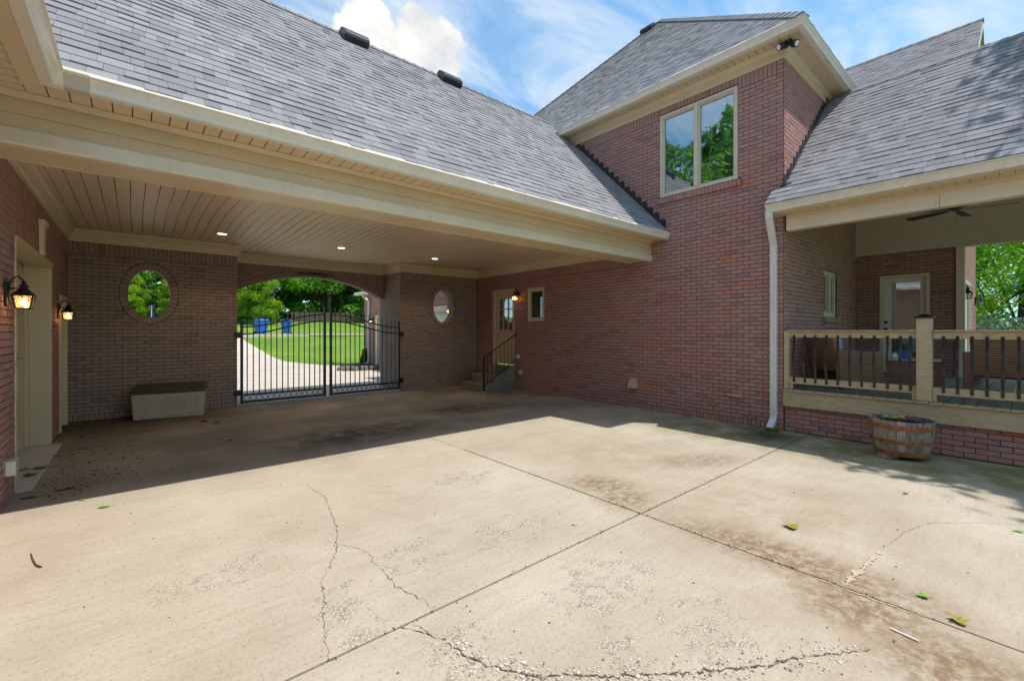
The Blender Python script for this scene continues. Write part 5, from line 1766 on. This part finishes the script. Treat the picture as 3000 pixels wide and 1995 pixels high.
LV = [(-8.158, 5.715, .085, .3, 'lf_yellow', 'pale yellow oval leaf at the edge of the shade by the garage', .2, False),
      (-7.991, 5.34, .09, 1.2, 'lf_green', 'bright green curled leaf on the sunny strip near the garage', .7, False),
      (-8.307, 6.213, .14, 2.0, 'lf_orange', 'large yellow leaf with orange tip in the shade by the garage', .4, True),
      (-8.60, 7.30, .13, .4, 'lf_olive', 'olive leaf half on the pale garage apron edge, farther one', .4, True),
      (-8.64, 7.00, .13, 2.6, 'lf_olive', 'olive leaf by the garage apron edge, nearer one', .5, True),
      (-8.527, 7.894, .10, 1.1, 'lf_olive', 'small olive leaf near the far end of the garage apron', .3, False),
      (-8.382, 7.528, .08, .2, 'lf_yellow', 'small round yellow leaf in the middle of the leaf scatter by the garage', .3, False),
      (-8.285, 7.921, .11, 1.4, 'lf_tan', 'long tan leaf, farthest of the scatter by the garage apron', .3, False),
      (-7.851, 7.9, .10, 1.9, 'lf_brown', 'brown curled leaf on the dark floor in front of the chest', .6, False),
      (-7.946, 6.497, .07, .8, 'lf_olive', 'lone small olive leaf on the shaded carport floor', .4, False),
      (-8.542, 6.099, .13, 1.2, 'lf_olive', 'dark olive leaf nearest the garage wall corner', .2, False),
      (-8.74, 7.35, .10, 1.0, 'lf_yellow', 'yellow leaf lying on the pale garage apron', .3, True),
      (-3.795, 1.229, .11, 2.1, 'lf_yellow', 'large yellow curled leaf alone on the sunny slab', .7, True),
      (-4.243, .406, .055, .4, 'lf_green', 'small green leaf left of the mortar patch in the foreground', .6, True),
      (-4.40, .244, .08, 2.2, 'lf_yellow', 'yellow green leaf with a long stalk in the lower right foreground', .6, True),
      (-2.133, .773, .06, 1.0, 'lf_brown', 'small brown leaf at the edge of the tree shadow', .6, False),
      (-2.524, .05, .07, .3, 'lf_green', 'green leaf at the right edge of the picture', .5, False),
      (-5.09, 2.386, .035, .3, 'lf_green', 'tiny green leaf left of the slab joint crossing', .4, False),
      (-6.722, 9.021, .11, .3, 'lf_brown', 'reddish brown leaf right of the storage chest', .8, True),
      (-6.893, 9.241, .12, 1.2, 'lf_brown', 'dark brown leaf close to the right foot of the chest', .6, True),
      (-6.974, 8.093, .09, 2.0, 'lf_olive', 'curled olive leaf on the floor between chest and gate', .7, False),
      (-6.741, 7.456, .09, 1.1, 'lf_yellow', 'yellow green leaf on the carport floor, nearest the gate', .5, True),
      (-6.682, 7.73, .07, .5, 'lf_tan', 'small tan leaf behind the yellow green one on the carport floor', .4, False),
      (-7.628, 9.205, .09, .8, 'lf_tan', 'tan leaf in front of the middle of the storage chest', .4, False),
      (-7.8, 9.351, .09, 2.8, 'lf_tan', 'tan leaf in front of the left foot of the storage chest', .4, False)]
for x, y, s_, rt, mt_, lb, cu, lo2 in LV:
    leaf(x, y, s_, rt, M[mt_], lb, cu, lo2, z=.010 if x < -8.55 and 6.4 < y < 8.7 else .004)
tw = MB().tube([(-8.336, 4.557, .006), (-8.313, 4.432, .007), (-8.283, 4.308, .008), (-8.254, 4.251, .006)], [.003, .005, .005, .007], 6).build('twig', M['bark'])
tag(tw, 'short curved brown twig on the sunny slab at left', 'twig')
sw = MB().tube([(-4.755, .475, .006), (-4.772, .36, .006)], .0055, 8).build('straw', M['straw'])
tag(sw, 'white plastic straw lying on the silt stain', 'straw')
mb = MB()
for i in range(700):
    if i < 420:
        x, y = -8.5 + abs(rng.normal(0, .55)), rng.uniform(5.9, 10.2)
        if x < -8.54 or abs(y - 9.9) < .6 and -7.9 < x < -6.7:
            continue
    elif i < 600:
        x, y = rng.normal(-1.6, .5), rng.normal(9.6, .35)
        if x > -1.12 and y > 8.9 or y > 10.6 or x > -.05:
            continue
    else:
        x, y = rng.uniform(-.6, -.05), rng.uniform(7.5, 8.8)
    mb.rbox((x, y, .004), (rng.uniform(.006, .028), rng.uniform(.005, .014), .004), rng.random() * 3, rng.random())
for i in range(170):
    x, y = rng.uniform(-8.4, -.3), rng.uniform(.2, 7.5)
    mb.rbox((x, y, .003), (rng.uniform(.004, .016), rng.uniform(.003, .007), .003), rng.random() * 3, rng.random() * .55)
for i in range(260):
    k = rng.random()
    x, y = (rng.uniform(-8.4, -.3), YS1 + rng.normal(0, .012)) if k < .5 else (XS + rng.normal(0, .012), rng.uniform(.3, 4.8))
    mb.rbox((x, y, .002), (rng.uniform(.004, .012), rng.uniform(.003, .008), .003), rng.random() * 3, rng.random() * .7)
m, t = newmat('litter')
finish(t, t.ramp(t.n('ShaderNodeAttribute', attribute_name='rnd').outputs['Fac'], [(0, (0.03, 0.02, 0.01)), (0.4, (0.10, 0.06, 0.03)), (0.7, (0.25, 0.17, 0.07)), (1, (0.42, 0.32, 0.17))]), .8)
mb.build('leaf_litter', m, rnd=True, kind='stuff', label='scattered crumbs of dry leaf and grit on the concrete', cat='litter')

# ------------------------------------------------------------------ vegetation


def leaves_mesh(name, mat, centres, rads, count, size, seed, up=.35):
    """Leaf blades gathered in clumps: centres (n,3), rads (n,3)."""
    g_ = np.random.default_rng(seed)
    n = len(centres)
    idx = g_.integers(0, n, count)
    d = g_.normal(size=(count, 3))
    d /= np.linalg.norm(d, axis=1)[:, None]
    rr = g_.random(count) ** .45
    P_ = centres[idx] + d * rr[:, None] * rads[idx]
    nrm = d * .8 + g_.normal(size=(count, 3)) * .6 + np.array([0, 0, up])
    nrm /= np.linalg.norm(nrm, axis=1)[:, None]
    a = np.cross(nrm, g_.normal(size=(count, 3)))
    a /= np.linalg.norm(a, axis=1)[:, None]
    b = np.cross(nrm, a)
    s_ = size * g_.uniform(.6, 1.35, count)[:, None]
    v = np.empty((count, 4, 3))
    v[:, 0] = P_ - a * s_
    v[:, 1] = P_ + b * s_ * .55 + nrm * s_ * .12
    v[:, 2] = P_ + a * s_ * 1.1 - nrm * s_ * .1
    v[:, 3] = P_ - b * s_ * .55 + nrm * s_ * .12
    me = bpy.data.meshes.new(name)
    me.vertices.add(count * 4)
    me.vertices.foreach_set('co', v.reshape(-1))
    me.loops.add(count * 4)
    me.loops.foreach_set('vertex_index', np.arange(count * 4, dtype=np.int32))
    me.polygons.add(count)
    me.polygons.foreach_set('loop_start', np.arange(0, count * 4, 4, dtype=np.int32))
    me.polygons.foreach_set('loop_total', np.full(count, 4, dtype=np.int32))
    me.update(calc_edges=True)
    at = me.attributes.new('rnd', 'FLOAT', 'FACE')
    tone = g_.random(n)
    at.data.foreach_set('value', np.clip(.55 * tone[idx] + .45 * g_.random(count), 0, 1).astype(np.float32))
    me.materials.append(mat)
    return me


def tree_meshes(h, r, mat, count, size, seed, low=.25, nclump=70):
    """Trunk with limbs, crown of clumps; base at the origin."""
    g_ = np.random.default_rng(seed)
    tz = g_.random(nclump) ** .9
    prof_ = np.sqrt(np.clip(1 - (np.clip(tz - .30, 0, 1) / .72) ** 2, .03, 1)) * (.72 + .28 * np.clip(tz / .25, 0, 1))
    th_ = g_.random(nclump) * 2 * math.pi
    k = np.sqrt(g_.uniform(.12, 1, nclump)) * prof_ * r * .85
    ce = np.stack([np.cos(th_) * k, np.sin(th_) * k, h * (low + (1 - low) * .96 * tz)], 1)
    ra = np.stack([g_.uniform(.17, .32, nclump) * r, g_.uniform(.17, .32, nclump) * r, g_.uniform(.11, .20, nclump) * r], 1)
    crown = leaves_mesh('crown', mat, ce, ra, count, size, seed + 1)
    tr = MB()
    rt = .022 * h
    bend = g_.normal(0, .02 * h, 2)
    spine = [Vector((bend[0] * q * q, bend[1] * q * q, h * .82 * q)) for q in np.linspace(0, 1, 7)]
    tr.tube(spine, [rt * (1.25 - 1.05 * q) for q in np.linspace(0, 1, 7)], 9)
    for i in range(12):
        q = g_.uniform(low * .8, .7)
        s0 = spine[int(q * 6)]
        e = Vector(ce[g_.integers(0, nclump)])
        mid = s0 + (e - s0) * .5 + Vector((0, 0, -.03 * h))
        tr.tube([s0, mid, e], [rt * .42, rt * .26, rt * .08], 6)
    me = make_mesh('trunk', tr.v, tr.f, M['bark'], smooth=True)
    return crown, me


def plant_tree(name, ms_, x, y, label, rot=0.0, sc=1.0, group=None, z=None, cat='tree'):
    z = hgt(y) - .16 if z is None else z
    o = thing(name, label, cat, (x, y, z), group)
    o.rotation_euler = (0, 0, rot)
    o.scale = (sc, sc, sc)
    for nm, me in zip(('crown', 'trunk'), ms_):
        c = bpy.data.objects.new(nm, me)
        COL.objects.link(c)
        c.parent = o
    return o


TA = tree_meshes(14, 5.2, M['leafmid'], 12000, .20, 21, .07, 100)
TB = tree_meshes(15, 5.6, M['leafdark'], 12000, .21, 31, .06, 100)
TC = tree_meshes(10, 4.4, M['leaflime'], 9000, .17, 41, .08, 70)
GT = 'trees beyond the lawn'
plant_tree('broadleaf_tree', TA, 10.0, 55, 'fresh green tree in the middle of the gate view', .3, 1.0, GT)
plant_tree('broadleaf_tree', TA, 3.6, 54, 'bright green tree on the left in the gate view', 1.2, 1.05, GT)
plant_tree('broadleaf_tree', TA, 15.6, 53, 'bright green tree on the right in the gate view', 2.2, .95, GT)
plant_tree('broadleaf_tree', TB, 23.0, 64, 'dark tree farthest right, beside the downspout in the gate view', 3.9, 1.1, GT)
plant_tree('broadleaf_tree', TA, -3.2, 60, 'tall green tree on the right in the left oval opening', 4.2, 1.2, GT)
plant_tree('broadleaf_tree', TA, -7.6, 62, 'tall fresh green tree in the middle of the left oval opening', .7, 1.25, GT)
plant_tree('broadleaf_tree', TB, -12.5, 60, 'dark tree at the left edge of the left oval opening', 1.9, 1.2, GT)
plant_tree('broadleaf_tree', TA, 7.2, 60, 'leafy green tree filling the gap left of centre in the gate view', 3.3, .9, GT)
plant_tree('broadleaf_tree', TA, 12.8, 61, 'leafy green tree filling the gap right of centre in the gate view', .9, .95, GT)
plant_tree('broadleaf_tree', TB, 7.0, 76, 'tall dark tree filling the gap behind the gate view', 5.1, 1.35, GT)
plant_tree('broadleaf_tree', TA, 14.0, 75, 'tall green tree filling the gap behind, right of centre', 4.4, 1.3, GT)
plant_tree('broadleaf_tree', TB, 21.0, 78, 'farthest tree behind the right part of the gate view', 2.8, 1.3, GT)
plant_tree('lime_tree', TC, 1.2, 48, 'young lime green tree above the bins', .4, .62, 'lime green trees')
plant_tree('lime_tree', TC, -1.2, 50, 'lime green tree at the left gate pier', 2.4, .70, 'lime green trees')
plant_tree('lime_tree', TC, -8.3, 52, 'lime green shrubby tree at lower left of the left oval', 1.4, .42, 'lime green trees')
plant_tree('lime_tree', TC, -4.9, 53, 'lime green shrubby tree at lower right of the left oval', 3.1, .40, 'lime green trees')
plant_tree('lime_tree', TC, 17.5, 47, 'lime green tree low on the right in the gate view', 5.0, .5, 'lime green trees')
for x, y, sc, k, lb in ((6.4, 57, .50, 0, 'low green thicket left of centre under the trees in the gate view'), (12.6, 57, .48, 1, 'low dark thicket in the middle under the trees in the gate view'),
                        (18.8, 57, .52, 0, 'low green thicket on the right under the trees in the gate view'), (.8, 58, .52, 1, 'low dark thicket behind the young lime tree above the bins'),
                        (-6.3, 57, .44, 0, 'low green thicket in the middle at the foot of the left oval view'), (-10.2, 57, .46, 1, 'low dark thicket at the left foot of the left oval view'), (-2.6, 56.5, .46, 0, 'low green thicket at the right foot of the left oval view')):
    plant_tree('thicket', (TA, TB)[k], x, y, lb, x, sc, 'thickets under the trees', None, 'bush')
# trees right of the porch
TD = tree_meshes(12, 4.6, M['leafmid'], 15000, .105, 51, .06, 110)
TE = tree_meshes(11, 4.2, M['leaflime'], 13000, .10, 61, .05, 90)
plant_tree('maple_tree', TD, 20.5, 3.6, 'green tree just right of the rear gable, seen across the porch', .6, 1.0, None, -.16)
plant_tree('maple_tree', TE, 27.0, .2, 'sunlit lime green tree in the distance across the porch', 1.6, .85, None, -.16)
plant_tree('maple_tree', TD, 22.0, -4.5, 'green tree at the right edge of the picture across the porch', 2.9, 1.05, None, -.16)
plant_tree('maple_tree', TD, 38.0, 3.0, 'tall tree behind the lime green one across the porch', 4.0, 1.3, None, -.16)
plant_tree('maple_tree', TD, 40.0, -6.0, 'farthest tree at the right edge across the porch', 5.0, 1.3, None, -.16)
SB_ = leaves_mesh('foliage', M['leafblue'], np.array([[0, 0, .5], [.5, .3, .6], [-.5, .2, .5], [.1, -.6, .55], [-.3, .7, .6]]), np.full((5, 3), .6), 2600, .05, 77)
for x, y, lb in ((14.5, 1.6, 'blue green shrub behind the deck, near the gable'), (15.0, .2, 'blue green shrub behind the deck, in the middle'), (14.2, -1.4, 'blue green shrub behind the deck, at the right edge')):
    o = thing('garden_shrub', lb, 'shrub', (x, y, -.16), 'blue green shrubs behind the deck')
    for sc, z in ((1.35, .1),):
        c = link('foliage', SB_)
        c.parent = o
        c.scale = (sc, sc, sc * 1.5)
# overhanging tree right of the frame that throws the leaf shade, and trees mirrored in the upper window
TF = tree_meshes(13, 4.0, M['leafmid'], 9000, .13, 71, .45, 60)
plant_tree('shade_tree', TF, 4.0, -4.65, 'leafy tree right of the picture shading slab and porch roof', .3, 1.04, None, -.16)
for x, y, sc, k, lb in ((-25, 21.5, 1.26, 0, 'tall tree behind the garage mirrored in the upper window, left one'), (-24, 11.8, 1.22, 0, 'tall tree behind the garage mirrored in the upper window, right one'),
                        (-30, 3, 1.0, 1, 'dark tree far behind the garage near the camera side'), (-30, -8, 1.05, 0, 'green tree far behind the camera on the garage side')):
    plant_tree('yard_tree', (TA, TB)[k], x, y, lb, x * .7, sc, None, -.16)
# weed under the downspout, shrub by the wing
wd = thing('weed', 'small yellow green weed growing under the downspout', 'weed', (-.2, 2.62, 0))
link('leaf_tuft', leaves_mesh('leaf_tuft', M['leaflime'], np.array([[-.20, 2.60, .03], [-.16, 2.54, .03], [-.24, 2.66, .025]]), np.full((3, 3), .05), 46, .026, 5), wd)
sh = thing('round_shrub', 'dark green shrub beside the wing downspout beyond the gate', 'shrub', (-.55, 19.3, hgt(19.3) - .1))
link('foliage', leaves_mesh('foliage', M['leafdark'], np.array([[-.12, 18.95, .45], [-.14, 19.05, .3], [-.1, 18.9, .65]]), np.full((3, 3), .16), 700, .05, 9), sh)
bd = MB().prism(Fr((0, 0, 0), (1, 0, 0), (0, 1, 0), UPZ), [(-1.9, 16.95), (-1.5, 16.6), (-.1, 16.6), (-.1, 19.2), (-.9, 19.1), (-1.4, 18.2)], -.05, .16).build('planting_bed', M['mulch'], None, kind='structure', label='dark mulch bed beside the wing')
mb = MB()
for i in range(8):
    mb.rbox((-1.95 + i * .06, 16.9 - i * .05 + (i % 2) * .03, .1), (.16, .14, .2), i * .7)
mb2 = MB()
for i, (x, y) in enumerate([(-1.85, 16.95), (-1.7, 16.75), (-1.45, 16.62), (-1.1, 16.55), (-.75, 16.55), (-.4, 16.55)]):
    tag(MB().rbox((x, y, .10), (.26, .2, .22 + .04 * (i % 2)), i * .9).build('edging_stone', M['stoop'], bevel=.05),
        ['leftmost edging stone of the dark mulch bed', 'second edging stone from the left of the mulch bed', 'third edging stone from the left of the mulch bed', 'fourth edging stone from the left of the mulch bed', 'fifth edging stone from the left of the mulch bed', 'edging stone of the mulch bed nearest the wing wall'][i], 'stone', 'edging stones of the mulch bed')

# bins on the path


def bin_(x, y, rot, label):
    z = hgt(y)
    r = thing('wheelie_bin', label, 'bin', (x, y, z), 'blue bins on the path')
    mt = Matrix.Translation((x, y, z)) @ Matrix.Rotation(rot, 4, 'Z')

    def hx(pts):
        return MB().hexa([mt @ Vector(q) for q in pts])
    hx([(-.26, -.30, .06), (.26, -.30, .06), (.26, .28, .06), (-.26, .28, .06), (-.36, -.40, .95), (.36, -.40, .95), (.36, .40, .95), (-.36, .40, .95)]).build('body', M['bin'], r, bevel=.03)
    hx([(-.39, -.44, .952), (.39, -.44, .952), (.39, .43, .952), (-.39, .43, .952), (-.33, -.36, 1.06), (.33, -.36, 1.06), (.33, .40, 1.06), (-.33, .40, 1.06)]).build('lid', M['bin'], r, bevel=.03)
    hx([(-.30, .43, .96), (.30, .43, .96), (.30, .50, .96), (-.30, .50, .96), (-.30, .43, 1.0), (.30, .43, 1.0), (.30, .50, 1.0), (-.30, .50, 1.0)]).build('handle', M['bin'], r)
    for sx in (-1, 1):
        MB().tube([mt @ Vector((sx * .27, .30, .11)), mt @ Vector((sx * .34, .30, .11))], .11, 14).build('wheel', M['plastic'], r)


bin_(-1.05, 35.1, .25, 'blue wheelie bin on the left, closer to the gate pier')
bin_(.62, 35.2, -.3, 'blue wheelie bin on the right, in the middle of the left gate leaf')
# fence under the trees
FY = 51.5
fn = thing('picket_fence', 'weathered picket fence under the trees beyond the lawn', 'fence', (9, 56, hgt(56)))
for i in range(70):
    x = 4.9 + i * .16
    y = FY + .1 * (x - 9)
    MB().box(x, x + .11, y, y + .03, hgt(y) - .1, hgt(y) + .95 + .05 * (i % 2)).build('picket', M['fence'], fn)
for z in (.2, .75):
    ya_, yb_ = FY - .46, FY + .68
    MB().hexa([(4.4, ya_, hgt(ya_) + z), (15.8, yb_, hgt(yb_) + z), (15.8, yb_ + .06, hgt(yb_) + z), (4.4, ya_ + .06, hgt(ya_) + z), (4.4, ya_, hgt(ya_) + z + .08), (15.8, yb_, hgt(yb_) + z + .08), (15.8, yb_ + .06, hgt(yb_) + z + .08), (4.4, ya_ + .06, hgt(ya_) + z + .08)]).build('rail', M['fence'], fn)
ub = thing('utility_box', 'dark blue upright box at the foot of the trees in the left oval', 'box', (-6.6, 53, hgt(53)))
MB().rbox((-6.6, 53, hgt(53) + .55), (.5, .4, 1.3), .3).build('cabinet', flat('dark blue paint', (.02, .03, .08), .4), ub, bevel=.03)
MB().rbox((-6.63, 52.75, hgt(53) + .55), (.06, .03, 1.1), .3).build('door_edge', M['white'], ub)
